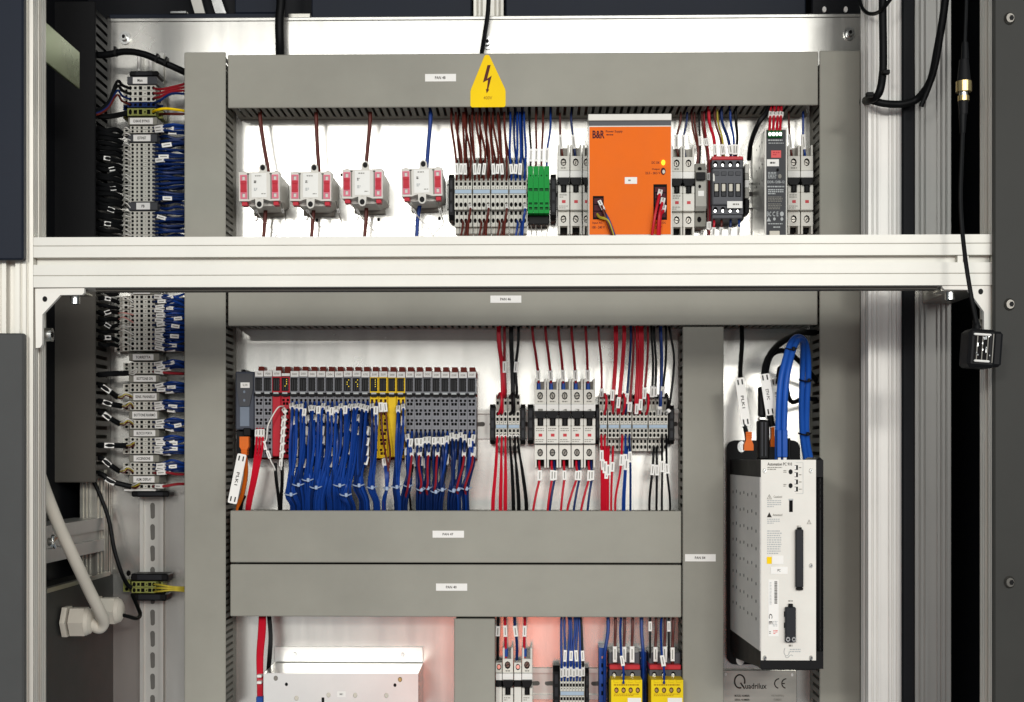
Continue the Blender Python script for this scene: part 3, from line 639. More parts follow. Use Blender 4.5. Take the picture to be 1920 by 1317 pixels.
end_stop(1037, 1250, 1049, 1345, 'black end stop beside the bare rail in the bottom row')
end_stop(1097, 1254, 1104.5, 1345, 'black end stop after the eight-pole bottom terminals')
# green terminals
t = thing('terminal_block', 'bright green four-pole terminal block in the top row', 'terminal block', U(1010, 422, -.05), None)
for i in range(4):
    x0 = 989.5 + i * 10.2; xm = x0 + 5.1; Yf = -.056
    X0, X1, Z0, Z1 = RC(x0 + .2, 312, x0 + 10, 400, Yf)
    hs = [(U(xm, y, Yf).x, U(xm, y, Yf).z, a * S(Yf), c * S(Yf), 'r') for y, a, c in ((329.5, 1.1, 1.3), (356, 3.6, 2.8), (382, 3, 2), (391, 3, 2.6))]
    o = MB().hplate(X0, X1, Z0, Z1, Yf, -.008, hs, 'green', 'green_dark', .004).build('pole', t)
b = MB(); pbox(b, 990, 400.5, 1030, 421, -.035, -.008, 'blackplastic', .001); b.build('base', t)
# blue side terminal in the bottom row
t = thing('terminal_block', 'tall blue terminal block beside the yellow-fronted contactors', 'terminal block', U(1130, 1345, -.05))
X0, X1, Z0, Z1 = RC(1123.5, 1215, 1137, 1345, -.045)
hs = [(U(1130, y, -.045).x, U(1130, y, -.045).z, 2.6 * S(-.045), h_ * S(-.045), sh) for y, h_, sh in ((1233, 3, 'o'), (1248, 4, 'r'), (1262, 3, 'r'), (1285, 3, 'r'), (1300, 4, 'r'))]
MB().hplate(X0, X1, Z0, Z1, -.045, -.008, hs, 'blueplug', 'cavity', .006).build('body', t)
p = U(1130, 1233, -.043); MB().cyl(p, p + Vector((0, -.001, 0)), .0022, 'steel', 8).build('clamp_screw', t)
t = thing('terminal_block', 'small blue terminal block between the two yellow-fronted contactors', 'terminal block', U(1205, 1345, -.05))
X0, X1, Z0, Z1 = RC(1196, 1222, 1212, 1345, -.03)
MB().hplate(X0, X1, Z0, Z1, -.03, -.008, [(U(1200, 1234, -.03).x, U(1200, 1234, -.03).z, .002, .0028, 'o')], 'blueplug', 'cavity', .006).build('body', t)
p = U(1200, 1234, -.029); MB().cyl(p, p + Vector((0, -.002, 0)), .0017, 'steel', 8).build('clamp_screw', t)
# ------------------------------------------------------------------ four current transformers
def trafo(x0, y0, x1, y1, label):
    Yf = -.088; w_, h_ = x1 - x0, y1 - y0
    t = thing('current_transformer', label, 'transformer', (U((x0 + x1) / 2, y1, Yf).x, 0, U((x0 + x1) / 2, y1, Yf).z), 'white transformers of the top row')
    X0, X1, Z0, Z1 = RC(x0, y0, x1, y1, Yf); W_, H_ = X1 - X0, Z1 - Z0
    arc = [(X0 + W_ * (.25 + .5 * i / 8), Z0 + H_ * .085 * math.sin(math.pi * i / 8)) for i in range(9)]
    b = MB(); b.prism([(X0, Z1), (X0, Z0)] + arc + [(X1, Z0), (X1, Z1)], 'y', Yf, Yf + .02, 'trafo'); b.build('front_housing', t)
    MB().prism([(X0 + .001, Z1 - .002), (X0 + .001, Z0 + .004), (X0 + .012, Z0 - .004), (X1 - .012, Z0 - .004), (X1 - .001, Z0 + .004), (X1 - .001, Z1 - .002)], 'y', Yf + .0202, -.004, 'trafo').build('coil_housing', t)
    MB().box(X0 + .006, X1 - .006, -.010, -.0015, Z0 - .009, Z1 + .001, 'trafo_dark', .001).build('foot', t)
    for xa, xb in ((x0 + w_ * .03, x0 + w_ * .20), (x1 - w_ * .19, x1 - w_ * .03)):
        a0, a1, c0, c1 = RC(xa, y0 + h_ * .10, xb, y1 - h_ * .08, Yf - .0015)
        am, hh = (a0 + a1) / 2, c1 - c0
        q = MB().hplate(a0, a1, c0, c1, Yf - .0015, Yf + .002, [(am, c0 + hh * .14, .002, .0027, 'r'), (am, c0 + hh * .86, .002, .0027, 'r')], 'redpink', 'cavity', .003).build('red_terminal', t)
        for f in (.27, .62): MB().box(a0 + .0008, a1 - .0008, Yf - .0026, Yf - .001, c0 + hh * f, c0 + hh * (f + .13), 'redclip', .0003).build('lever', q)
        MB().box(a0 + .001, a1 - .001, Yf - .0020, Yf - .001, c0 + hh * .405, c0 + hh * .615, 'redclip').build('lever', q)
        MB().box(a0 + .001, a1 - .001, Yf + .004, Yf + .018, Z0 - .006, Z0 - .0003, 'redclip', .0005).build('plug', q)
    for f in (.215, .775):
        b = MB(); pbox(b, x0 + w_ * f, y0 + h_ * .07, x0 + w_ * (f + .03), y1 - h_ * .06, Yf - .0006, Yf - .0001, 'trafo_dark'); b.build('groove', t)
        b = MB(); pbox(b, x0 + w_ * (f - .015), y0 + h_ * .05, x0 + w_ * (f + .04), y0 + h_ * .085, Yf - .0008, Yf - .0001, 'black'); b.build('notch', t)
    b = MB(); pbox(b, x0 + w_ * .31, y0 + h_ * .05, x0 + w_ * .68, y1 - h_ * .12, Yf - .0006, Yf - .0001, 'paper'); o = b.build('rating_sticker', t)
    lines(x0 + w_ * .40, y0 + h_ * .12, x0 + w_ * .56, y0 + h_ * .17, Yf - .0009, 'print_grey', o, 1, .7, seed=int(x0))
    lines(x0 + w_ * .37, y0 + h_ * .30, x0 + w_ * .43, y0 + h_ * .40, Yf - .0009, 'print', o, 2, .7, seed=int(x0) + 2)
    lines(x0 + w_ * .37, y0 + h_ * .55, x0 + w_ * .46, y0 + h_ * .66, Yf - .0009, 'print_light', o, 3, .7, seed=int(x0) + 3)
    lines(x0 + w_ * .55, y0 + h_ * .74, x0 + w_ * .66, y0 + h_ * .78, Yf - .0009, 'print_grey', o, 1, .7, seed=int(x0) + 4)
    xm = (X0 + X1) / 2
    for s, zc, zb, yy in ((1, Z1 + .012, Z1 - .001, Yf + .03), (-1, Z0 - .005, Z0 + .003, Yf - .001)):
        zend = zc + s * .004
        R_ = .0056
        pts = [(xm - R_ * 1.05, zb), (xm + R_ * 1.05, zb)] + [(xm + R_ * math.cos(a), zc + s * R_ * 1.1 * math.sin(a)) for a in [0, .5, 1.05, 1.57, 2.1, 2.65, 3.14]]
        q = MB().prism(pts, 'y', yy, yy + .004, 'trafo').build('fixing_lug', t)
        MB().cyl((xm, yy - .0003, zc), (xm, yy - .0009, zc), .0036, 'black', 12, ez=1.15).build('bore', q)
    t.rotation_euler.y = random.uniform(-.022, .022); t.rotation_euler.z = random.uniform(-.02, .02)   # each one seated a little differently
    for f in (.1, .9):
        x_ = X0 + W_ * f; MB().cyl((x_, Yf + .01, Z1 - .001), (x_, Yf + .01, Z1 + .0022), .0034, 'trafo_dark', 10).build('pin', t)
trafo(448, 322.5, 524, 377, 'white transformer with red terminals, nearest the tall duct')
trafo(544.5, 322.5, 621.5, 377, 'white transformer with red terminals, second from the tall duct')
trafo(643.5, 317.5, 719.5, 372.5, 'white transformer with red terminals, third from the tall duct')
trafo(754.5, 315.5, 831, 368, 'white transformer standing apart, with a blue wire through it')
# ------------------------------------------------------------------ orange power supply
Yf = -.118
t = thing('power_supply', 'orange-fronted power supply unit in the top row', 'power supply', U(1181, 445, Yf))
X0, X1, Z0, Z1 = RC(1103.5, 236, 1259.5, 442, Yf)
zt = U(1180, 214.5, Yf).z
MB().box(X0, X1, Yf + .004, -.010, Z0, zt - .006, 'sheet', .001).build('housing', t)
MB().box(X0 - .0005, X1 - .0005, Yf - .002, Yf + .03, U(1180, 226.5, Yf).z, zt, 'ivory', .0006).build('top_lip', t)
MB().box(X0 + .001, X1 - .001, Yf + .0015, Yf + .0038, Z1 + .0005, U(1180, 227, Yf).z, 'contactor').build('vent_strip', t)
def phole(x0, y0, x1, y1): a, b_, c, d = RC(x0, y0, x1, y1, Yf); return ((a + b_) / 2, (c + d) / 2, (b_ - a) / 2, (d - c) / 2, 'r')
MB().hplate(X0, X1, Z0, Z1, Yf, Yf + .0036, [], 'ivory', 'cavity').build('front_rim', t)
a0, a1, c0, c1 = RC(1105.2, 238, 1257.8, 440, Yf - .0005)
MB().hplate(a0, a1, c0, c1, Yf - .0008, Yf - .0001, [phole(1111.5, 368, 1132, 412), phole(1225, 346, 1250.5, 413)], 'orange', 'cavity', .0006).build('front_panel', t)
Yp = Yf - .0011
text('B&R', 1111, 245, 1133.5, 260, Yp, 'maroon', t); text('Power Supply', 1136, 244.5, 1167.5, 250, Yp, 'maroon', t); lines(1137, 252, 1151, 255.5, Yp, 'maroon', t, 1, .6)
text('DC OK', 1222, 303, 1237, 307.5, Yp, 'maroon', t); text('Output', 1222.5, 315.5, 1237, 320, Yp, 'maroon', t); text('22.5 - 28.5 V', 1210, 322.5, 1238, 327, Yp, 'maroon', t)
text('Input AC', 1111, 416, 1130, 421, Yp, 'maroon', t); text('100 - 240 V', 1110, 424, 1134, 429, Yp, 'maroon', t); text('Output DC', 1227, 416, 1249, 421, Yp, 'maroon', t); text('24 V', 1229, 424, 1241, 429, Yp, 'maroon', t)
p = U(1243.5, 305.5, Yp); MB().cyl(p, p + Vector((0, -.0015, 0)), .0028, 'ledyellow', 12, ez=1.4).build('led', t)
p = U(1243.5, 321.5, Yp); q = MB().cyl(p, p + Vector((0, -.0006, 0)), .0034, 'maroon', 12, ez=1.5).build('trimmer', t); MB().cyl(p + Vector((.0006, -.0007, -.0008)), p + Vector((.0006, -.0011, -.0008)), .002, 'beige', 10, ez=1.4).build('trimmer_head', q)
b = MB(); pbox(b, 1171.5, 332.5, 1194.5, 345, Yp, Yf - .0009, 'paper'); q = b.build('sticker', t); lines(1178, 337, 1183, 341, Yp - .0003, 'print_grey', q, 1, .7)
for x0, y0, x1, y1, n in ((1114, 371, 1130, 409, 3), (1228, 350, 1248, 409, 5)):
    for i in range(n):
        ya = y0 + i * (y1 - y0) / n; b = MB(); pbox(b, x0, ya + 1, x1, ya + (y1 - y0) / n - 1, Yf - .0008 + .0002, Yf - .0004, 'maroon'); b.build('clamp', t)
# ------------------------------------------------------------------ slim fuse holder, terminal slice, contactor, slim supply
t = thing('fuse_holder', 'slim light grey fuse holder with a dark flap, before the contactor', 'fuse holder', U(1313, 432, -.05))
b = MB(); X0, X1, Z0, Z1 = RC(1303, 395.5, 1323.5, 425, -.04); c = U(1311, 412, -.04); b.hplate(X0, X1, Z0, Z1, -.04, -.008, [(c.x, c.z, .0032, .0044, 'o')], 'holder', 'cavity', .004)
X0, X1, Z0, Z1 = RC(1303, 307, 1323, 322, -.04); c = U(1312, 317, -.04); b.hplate(X0, X1, Z0, Z1, -.04, -.008, [(c.x, c.z, .0032, .0030, 'o')], 'holder', 'cavity', .004); b.build('terminal_housing', t)
b = MB(); X0, X1, Z0, Z1 = RC(1304, 322, 1324, 395, -.054); b.prism([(-.05, Z0), (-.056, Z0 + .006), (-.056, Z1 - .012), (-.062, Z1), (-.008, Z1), (-.008, Z0)], 'x', X0, X1, 'mcb_side'); b.build('body', t)
b = MB(); pbox(b, 1305.5, 323, 1323, 337.5, -.064, -.06, 'blackplastic', .0006); b.build('flap', t)
b = MB(); pbox(b, 1309, 358, 1320, 368, -.0566, -.0562, 'paper'); b.build('sticker', t)
p = U(1312, 350, -.0563); MB().cyl(p, p + Vector((0, -.0005, 0)), .002, 'cavity', 10, ez=1.3).build('test_hole', t)
t = thing('terminal_slice', 'narrow black and white terminal slice squeezed before the contactor', 'terminal block', U(1329, 405, -.05))
X0, X1, Z0, Z1 = RC(1325, 336, 1333, 392, -.045)
MB().hplate(X0, X1, Z0, Z1, -.045, -.008, [(U(1329, y, -.045).x, U(1329, y, -.045).z, 2.3 * S(-.045), 2.5 * S(-.045), 'r') for y in (346, 353, 361, 369, 376, 385)], 'term', 'cavity', .005).build('body', t)
def contactor(x0, x1, yt, yb, label, Yf=-.075):
    t = thing('contactor', label, 'contactor', U((x0 + x1) / 2, yb, Yf)); w_, h_ = x1 - x0, yb - yt; fy = lambda f: yt + h_ * f; fx = lambda f: x0 + w_ * f
    b = MB(); pbox(b, x0 - 1, fy(.02), x1, yb, -.045, -.008, 'contactor_dark', .001); b.build('base', t)
    b = MB(); pbox(b, x0 + 1, yt, x1 - .5, fy(.058), Yf + .004, -.03, 'redband', .001); b.build('top_bar', t)
    for ya, yb_ in ((.06, .18), (.76, .90)):
        X0, X1, Z0, Z1 = RC(x0 + 1.5, fy(ya), x1 - 1, fy(yb_), Yf + .006)
        MB().hplate(X0, X1, Z0, Z1, Yf + .006, -.03, [(U(fx(.14 + .235 * i), 0, Yf).x, (Z0 + Z1) / 2, .0034, .0042, 'o') for i in range(4)], 'contactor', 'cavity', .005).build('terminal_row', t)
        for i in range(4):
            p = Vector((U(fx(.14 + .235 * i), 0, Yf).x, Yf + .0108, (Z0 + Z1) / 2 - .0014)); MB().cyl(p, p + Vector((0, -.002, 0)), .0018, 'steel', 9, ez=1.2).build('clamp_screw', t)
    b = MB(); pbox(b, x0 + 1.5, fy(.185), x1 - 1, fy(.755), Yf, -.03, 'contactor', .0015); b.build('front', t)
    b = MB(); pbox(b, x0 + 1.5, fy(.905), x1 - 2, fy(.965), Yf + .008, -.03, 'contactor', .001); b.build('lower_lip', t)
    for i in range(4):
        xa = fx(.075 + .225 * i)
        b = MB(); pbox(b, xa, fy(.235), xa + w_ * .17, fy(.30), Yf - .0015, Yf + .001, 'gray_dark', .0006); b.build('window', t)
        b = MB(); pbox(b, xa, fy(.42), xa + w_ * .17, fy(.63), Yf - .0006, Yf + .001, 'cavity'); q = b.build('slot', t)
        b = MB(); pbox(b, xa + 1.6, fy(.43), xa + w_ * .17 - 2, fy(.545), Yf - .003, Yf - .0007, 'beige', .0006); b.build('slider', q)
        b = MB(); pbox(b, xa + 1, fy(.555), xa + w_ * .17 - 1, fy(.625), Yf - .002, Yf - .0007, 'contactor_dark', .0005); b.build('stopper', q)
    return t
t = contactor(1334, 1394, 293, 414, 'dark grey contactor with red top bar in the top row')
b = MB(); pbox(b, 1363.5, 377.5, 1392, 390.5, -.0764, -.0753, 'paper'); q = b.build('sticker', t); lines(1374, 382, 1386, 386, -.0767, 'print_grey', q, 1, .7)
b = MB(); pbox(b, 1337, 326, 1340, 340, -.0764, -.0753, 'ivory'); b.build('marker', t)
t = thing('side_contact', 'pale stacked side contact attached to the dark contactor', 'contact block', U(1401, 372, -.05))
for y0, y1, m_ in ((308, 325, 'ivory'), (325.5, 337, 'mcb_side'), (337.5, 352, 'paper'), (352.5, 372, 'mcb_side'), (374, 400, 'blackplastic')):
    b = MB(); pbox(b, 1397, y0, 1405, y1, -.045, -.008, m_, .0007); b.build('segment', t)
Yf = -.125
t = thing('power_supply', 'slim dark power supply with perforated metal side and red square', 'power supply', U(1455, 445, Yf))
X0, X1, Z0, Z1 = RC(1433.5, 239.5, 1476, 446, Yf)
MB().box(X0 + .0006, X1 - .0006, Yf + .001, -.010, Z0, Z1 - .001, 'sheet', .001).build('housing', t)
me = MB().cyl((0, 0, 0), (.0002, 0, 0), .0016, 'cavity', 8).mesh('vent_hole')
for yy in (-.10, -.075, -.05):
    for zf in (.9, .7, .55): inst('vent_hole', me, (X0 + .0003, yy, Z0 + (Z1 - Z0) * zf), t)
MB().box(X0, X1, Yf, Yf + .0025, Z0, Z1, 'ivory', .0006).build('front_rim', t)
b = MB(); pbox(b, 1437, 243.5, 1473.5, 446, Yf - .0012, Yf - .0001, 'psu_dark'); q = b.build('front_panel', t); Yp = Yf - .0016
b = MB(); pbox(b, 1440, 244.5, 1467, 258, Yf - .006, Yf - .0013, 'green_dark', .0005); o = b.build('connector', t)
for i in range(4):
    p = U(1443.5 + i * 6.5, 252, Yf - .0062); MB().cyl(p, p + Vector((0, -.001, 0)), .0021, 'steel', 10, ez=1.3).build('clamp_screw', o)
b = MB(); pbox(b, 1446, 282.5, 1464.5, 296, Yp, Yf - .0013, 'salmon'); q2 = b.build('red_square', t); lines(1449, 285, 1462, 293, Yp - .0003, 'redband', q2, 2, .6)
b = MB(); pbox(b, 1438, 299, 1460.5, 312, Yp, Yf - .0013, 'paper'); q2 = b.build('sticker', t); lines(1444, 304, 1454, 308, Yp - .0003, 'print', q2, 1, .8)
lines(1440, 262, 1468, 265, Yp, 'print_light', t, 1, .8); lines(1441, 268, 1470, 269.4, Yp, 'print_light', t, 1, 1)
lines(1440, 323, 1457, 336, Yp, 'print_light', t, 5, .5, seed=5); text('DDR-120B-12', 1439, 339, 1471, 344, Yp, 'print_light', t); lines(1439, 349, 1471, 352, Yp, 'print_light', t, 1, .8)
lines(1440, 355, 1470, 366, Yp, 'print_light', t, 3, .6, seed=8); lines(1440, 369, 1468, 380, Yp, 'print_grey', t, 4, .5, seed=9); lines(1440, 382, 1466, 394, Yp, 'print_grey', t, 4, .5, seed=10)
text('EAC', 1438, 397, 1446, 406, Yp, 'print_light', t); text('C E', 1448.5, 397, 1459.5, 406, Yp, 'print_light', t)
for x, y, r in ((1466, 401.5, 3.6), (1452, 411, 2.4), (1466, 411, 2.6)):
    p = U(x, y, Yp); MB().cyl(p, p + Vector((0, .0002, 0)), r * S(Yf), 'print_light', 12, ez=1.25).build('mark', t)
MB().prism(P2([(1437.5, 415.5), (1445.5, 415.5), (1441.5, 407)], Yp), 'y', Yp, Yp + .0002, 'print_light').build('mark', t)
lines(1440, 419, 1468, 421, Yp, 'print_light', t, 1, .9); lines(1450, 425, 1464, 428, Yp, 'print_light', t, 1, .8)
b = MB(); pbox(b, 1443, 433, 1462, 446, Yf - .006, Yf - .0013, 'beige', .0005); b.build('connector', t)
p = U(1458, 319, Yp); MB().cyl(p, p + Vector((0, -.0008, 0)), .0018, 'cavity', 8, ez=1.3).build('led', t); p = U(1462, 331, Yp); MB().cyl(p, p + Vector((0, -.0008, 0)), .0025, 'print_grey', 10, ez=1.3).build('trimmer', t)
# yellow-fronted contactors, bottom row
for k, (x0, x1, lb) in enumerate(((1143, 1204, 'yellow-fronted contactor beside the tall blue terminal'), (1218, 1281, 'yellow-fronted contactor touching the standing duct'))):
    t = thing('safety_contactor', lb, 'contactor', U((x0 + x1) / 2, 1345, -.1), 'yellow-fronted contactors of the bottom row'); Yf = -.07
    b = MB(); pbox(b, x0 - 2, 1222, x1 - 3, 1345, -.045, -.008, 'contactor_dark', .001); b.build('base', t)
    b = MB(); pbox(b, x0 - 1, 1224, x1 - 5, 1246, -.058, -.03, 'contactor', .001); b.build('upper_terminals', t)
    b = MB(); pbox(b, x0, 1247, x1 - 4, 1256, Yf - .004, -.03, 'redband', .001); b.build('top_bar', t)
    X0, X1, Z0, Z1 = RC(x0, 1256.5, x1 - 3, 1274, Yf)
    xs_ = [x0 + (x1 - x0) * f for f in (.14, .42, .70)]
    MB().hplate(X0, X1, Z0, Z1, Yf, -.03, [(U(x, 1264, Yf).x, (Z0 + Z1) / 2, .0036, .0046, 'o') for x in xs_], 'contactor', 'cavity', .005).build('terminal_row', t)
    for x in xs_: p = Vector((U(x, 1264, Yf).x, Yf + .0045, (Z0 + Z1) / 2 - .001)); MB().cyl(p, p + Vector((0, -.002, 0)), .0023, 'steel', 9, ez=1.2).build('clamp_screw', t)
    Yq = -.105; X0, X1, Z0, Z1 = RC(x0 + 3, 1275, x1, 1345, Yq)
    xs_ = [x0 + 3 + (x1 - x0 - 3) * f for f in (.17, .40, .63, .86)]
    MB().hplate(X0, X1, Z0, Z1, Yq, -.046, [(U(x, 1294, Yq).x, U(x, 1294.5, Yq).z, .0032, .0042, 'o') for x in xs_], 'yellow_safe', 'maroon', .004).build('yellow_front', t)
    for x in xs_: p = U(x, 1295, Yq) + Vector((0, .0035, 0)); MB().cyl(p, p + Vector((0, -.002, 0)), .0021, 'brass', 9, ez=1.2).build('clamp_screw', t)
    for i in range(4): b = MB(); pbox(b, xs_[i] - 5, 1275.5, xs_[i] + 5, 1280, Yq - .0015, Yq + .001, 'yellow_safe', .0005); b.build('rib', t)
    lines(x0 + 8, 1283, x1 - 5, 1288, Yq - .0004, 'warnprint', t, 1, .6); lines(x0 + 8, 1301, x1 - 5, 1307, Yq - .0004, 'warnprint', t, 2, .5)
    b = MB(); pbox(b, x0 + 34, 1309, x1 - 2, 1345, Yq - .0006, Yq - .0001, 'paper'); b.build('sticker', t)
# ------------------------------------------------------------------ input/output modules of the middle row
PITCH, MX0, YM = 16.62, 477.5, -.072
def tb_mesh(col, hole, key, y0=742, y1=858):
    s_ = S(YM); hw = PITCH / 2 * s_ - .0002; b = MB(); hs = []
    for r in range(6):
        for c in (-4.1, 4.1):
            y = 752.5 + r * 18.6
            hs += [(c * s_, U(943, y - 2.6, YM).z, 2.2 * s_, 2.3 * s_, 'r'), ((c + (1.2 if c < 0 else -1.2)) * s_, U(943, y + 4, YM).z, 2.3 * s_, 2.6 * s_, 'r')]
    b.hplate(-hw, hw, U(943, y1, YM).z, U(943, y0, YM).z, YM, -.03, hs, col, hole, .005)
    for r in range(6): b.box(-hw + .001, hw - .001, YM - .0012, YM - .0001, U(943, 762.5 + r * 18.6, YM).z, U(943, 760.8 + r * 18.6, YM).z, col)
    return b.mesh('terminal_plug_' + key)
def flat_mesh(col, key):
    s_ = S(YM); hw = PITCH / 2 * s_ - .0002
    return MB().box(-hw, hw, YM - .002, -.03, U(943, 856, YM).z, U(943, 740, YM).z, col, .001).mesh('cover_plug_' + key)
def head_mesh(frame, key):
    s_ = S(YM); hw = PITCH / 2 * s_ - .0002; b = MB()
    z = lambda y: U(943, y, YM).z
    b.hplate(-hw, hw, z(736), z(706), YM - .002, -.03, [(-.5 * s_, z(720.5), 6.6 * s_, 12.5 * s_, 'r')], frame, 'black', .0015)
    for k in range(3): b.cyl((hw - 1.2 * s_, YM - .0022, z(714 + k * 7)), (hw - 1.2 * s_, YM - .0008, z(714 + k * 7)), 1.3 * s_, frame, 8)
    return b.mesh('module_head_' + key)
s_ = S(YM); hw = PITCH / 2 * s_ - .0003
LATCH = MB().prism([(-hw * .72, U(943, 699, YM).z), (hw * .95, U(943, 699, YM).z), (hw * .62, U(943, 685.5, YM).z), (-hw * .72, U(943, 685.5, YM).z)], 'y', YM + .018, -.03, 'redbrown').mesh('latch')
LIP = MB().prism([(-hw, U(943, 737, YM).z), (-hw, U(943, 741, YM).z), (-hw * .6, U(943, 743.5, YM).z), (hw * .6, U(943, 743.5, YM).z), (hw, U(943, 741, YM).z), (hw, U(943, 737, YM).z)], 'y', YM - .006, YM - .001, 'black').mesh('lip')
LIPC = MB().box(-hw * .6, hw * .6, YM - .0075, YM - .0062, U(943, 738.6, YM).z, U(943, 735.5, YM).z, 'print_light').mesh('lip_edge')
BASE = MB().box(-hw, hw, -.03, -.008, U(943, 862, YM).z, U(943, 694, YM).z, 'redbrown').mesh('bus_base')
STRIPE = MB().box(-.00025, .00025, YM - .0009, YM - .0006, U(943, 731, YM).z, U(943, 711, YM).z, 'gray_dark').mesh('led_line')
GL = MB().box(-.0004, .0004, YM - .0014, YM - .0008, -.0006, .0006, 'ledyellow').mesh('led')
TBs = {'gray': tb_mesh('gray_mod', 'cavity', 'gray'), 'red': tb_mesh('redmod', 'cavity', 'red'), 'yellow': tb_mesh('yellow_mod', 'maroon', 'yellow')}
FL = {'red': flat_mesh('redmod', 'red'), 'yellow': flat_mesh('yellow_mod', 'yellow')}
HD = {'gray': head_mesh('gray_mod', 'gray'), 'red': head_mesh('redmod', 'red'), 'yellow': head_mesh('yellow_mod', 'yellow')}
kinds = ['gray'] * 2 + ['redflat', 'red'] + ['gray'] * 9 + ['yellow', 'yellow', 'yellowflat', 'yellow'] + ['gray'] * 8
names = ['first grey module after the slate bus controller', 'second grey module after the slate bus controller', 'red module with a blank red front', 'red module with lit yellow indicators and shield wires',
         'grey module touching the red ones, thick with blue wires'] + [f'grey blue-wired module, {o} after the red ones' for o in ('second', 'third', 'fourth', 'fifth', 'sixth', 'seventh', 'eighth')] + ['grey blue-wired module touching the yellow ones',
         'first yellow module beside the blue-wired grey ones', 'yellow module with two dark wires', 'yellow module with a blank yellow front', 'last yellow module, with blue wires'] + \
        [f'grey module, {o} after the yellow ones' for o in ('first', 'second', 'third', 'fourth', 'fifth', 'sixth', 'seventh')] + ['last grey module of the row, at the bare rail']
codes = ['TB00', 'PS00', 'BT00', 'PS01', 'DI00', 'DI01', 'DI02', 'DI03', 'DI04', 'DI05', 'AT00', 'AT01', 'AT02', 'SL00', 'SL01', 'SI00', 'SO00', 'DO00', 'DO01', 'DO02', 'DO03', 'DO04', 'DO05', 'DO06', 'DO07']
for i, kd in enumerate(kinds):
    xm = MX0 + (i + .5) * PITCH; base = kd.replace('flat', ''); X = U(xm, 760, YM).x; drop = 0.0
    sag = (2.0 * i / 24) * s_                                          # the row hangs a touch lower at its far end
    t = thing('io_module', names[i], 'I/O module', (X, 0, U(xm, 862, YM).z - sag), 'input and output modules of the middle row')
    at = (X, 0, -sag)
    inst('bus_base', BASE, at, t)
    if i != 1: inst('latch', LATCH, at, t)
    h_ = inst('module_head', HD[base], at, t)
    for dx in (-4, 0, 3): inst('led_line', STRIPE, (X + dx * s_, 0, -sag), h_)
    if i in (3, 10, 11, 13):
        for k in range(4): inst('led', GL, (X + random.choice((-1, 2)) * s_, 0, U(xm, 712 + k * 4, YM).z - sag), h_)
    l_ = inst('lip', LIP, at, t); inst('lip_edge', LIPC, at, l_)
    inst('terminal_plug', FL[base] if 'flat' in kd else TBs[base], at, t)
    y0 = 695.5 + 2.5 * i / 24 + random.uniform(-.8, .8) + (4 if i == 3 else 0)
    b = MB(); pbox(b, xm - 7.6, y0, xm + 7.6, y0 + (5 if i == 3 else 10.5), YM - .004, YM - .002, 'paper'); q = b.build('name_tag', t)
    if i != 3: text(codes[i], xm - 4.4, y0 + 3.6, xm + 4.4, y0 + 7.4, YM - .0043, 'print_grey', q)
# bus controller at the head of the row
t = thing('bus_controller', 'slate grey bus controller at the head of the module row', 'controller', U(459, 860, YM))
z = lambda y, Y=YM - .006: U(459, y, Y).z
b = MB(); X0, X1, Z0, Z1 = RC(441.5, 697, 476.5, 806, YM - .004); b.box(X0, X1, YM - .004, -.008, Z0, Z1, 'slate', .0015); b.build('housing', t)
b = MB(); b.prism(P2([(444, 701), (474, 701), (474, 730), (467.5, 762), (449.5, 762), (444, 730)], YM - .007), 'y', YM - .007, YM - .0042, 'gray_dark'); b.build('front_cover', t)
b = MB(); pbox(b, 449.5, 763, 467.5, 800, YM - .0055, YM - .0042, 'slate_light', .0006); b.build('light_panel', t)
b = MB(); pbox(b, 451, 717.5, 468, 727.5, YM - .0078, YM - .0072, 'paper'); q = b.build('name_tag', t); text('SL00', 455, 720, 464, 724.5, YM - .0081, 'print_grey', q)
b = MB(); X0, X1, Z0, Z1 = RC(452, 693, 460, 698, YM); b.box(X0, X1, YM, -.03, Z0, Z1, 'blackplastic', .001); b.build('latch', t)
for y in (735, 751): p = U(458, y, YM - .0071); MB().cyl(p, p + Vector((0, -.0004, 0)), .0016, 'slate_light', 10, ez=1.3).build('rotary_switch', t)
b = MB(); pbox(b, 443, 806.5, 474, 860, YM + .01, -.008, 'blackplastic', .001); b.build('base', t)
b = MB(); pbox(b, 456, 803, 470, 818, YM - .008, YM + .009, 'black', .001); b.build('socket', t)
# orange network plug and its tag
def plug(x0, y0, x1, y1, Y, label, m='w_orange', up=False, group=None):
    t = thing('network_plug', label, 'plug', U((x0 + x1) / 2, y1, Y), group)
    b = MB(); h = y1 - y0
    xm, w_ = (x0 + x1) / 2, x1 - x0
    if up:
        pts = [(x0, y1), (x1, y1), (x1, y1 - h * .3), (xm + w_ * .3, y0 + h * .45), (xm + w_ * .3, y0), (xm - w_ * .3, y0), (xm - w_ * .3, y0 + h * .45), (x0, y1 - h * .3)]
    else:
        pts = [(x0, y0), (x1, y0), (x1, y0 + h * .55), (xm + w_ * .3, y1 - h * .3), (xm + w_ * .3, y1), (xm - w_ * .3, y1), (xm - w_ * .3, y1 - h * .3), (x0, y0 + h * .55)]
    b.prism(P2(pts, Y), 'y', Y, Y + .012, m); b.build('boot', t)
    for i in range(3):
        yy = (y0 + h * (.06 + .12 * i)) if up else (y1 - h * (.06 + .12 * i))
        b = MB(); pbox(b, xm - w_ * .36, yy - h * .025, xm + w_ * .36, yy + h * .025, Y - .001, Y + .0128, m, .0004); b.build('ridge', t)
    return t
plug(449, 819, 466, 854, -.096, 'orange network plug hanging below the slate bus controller')
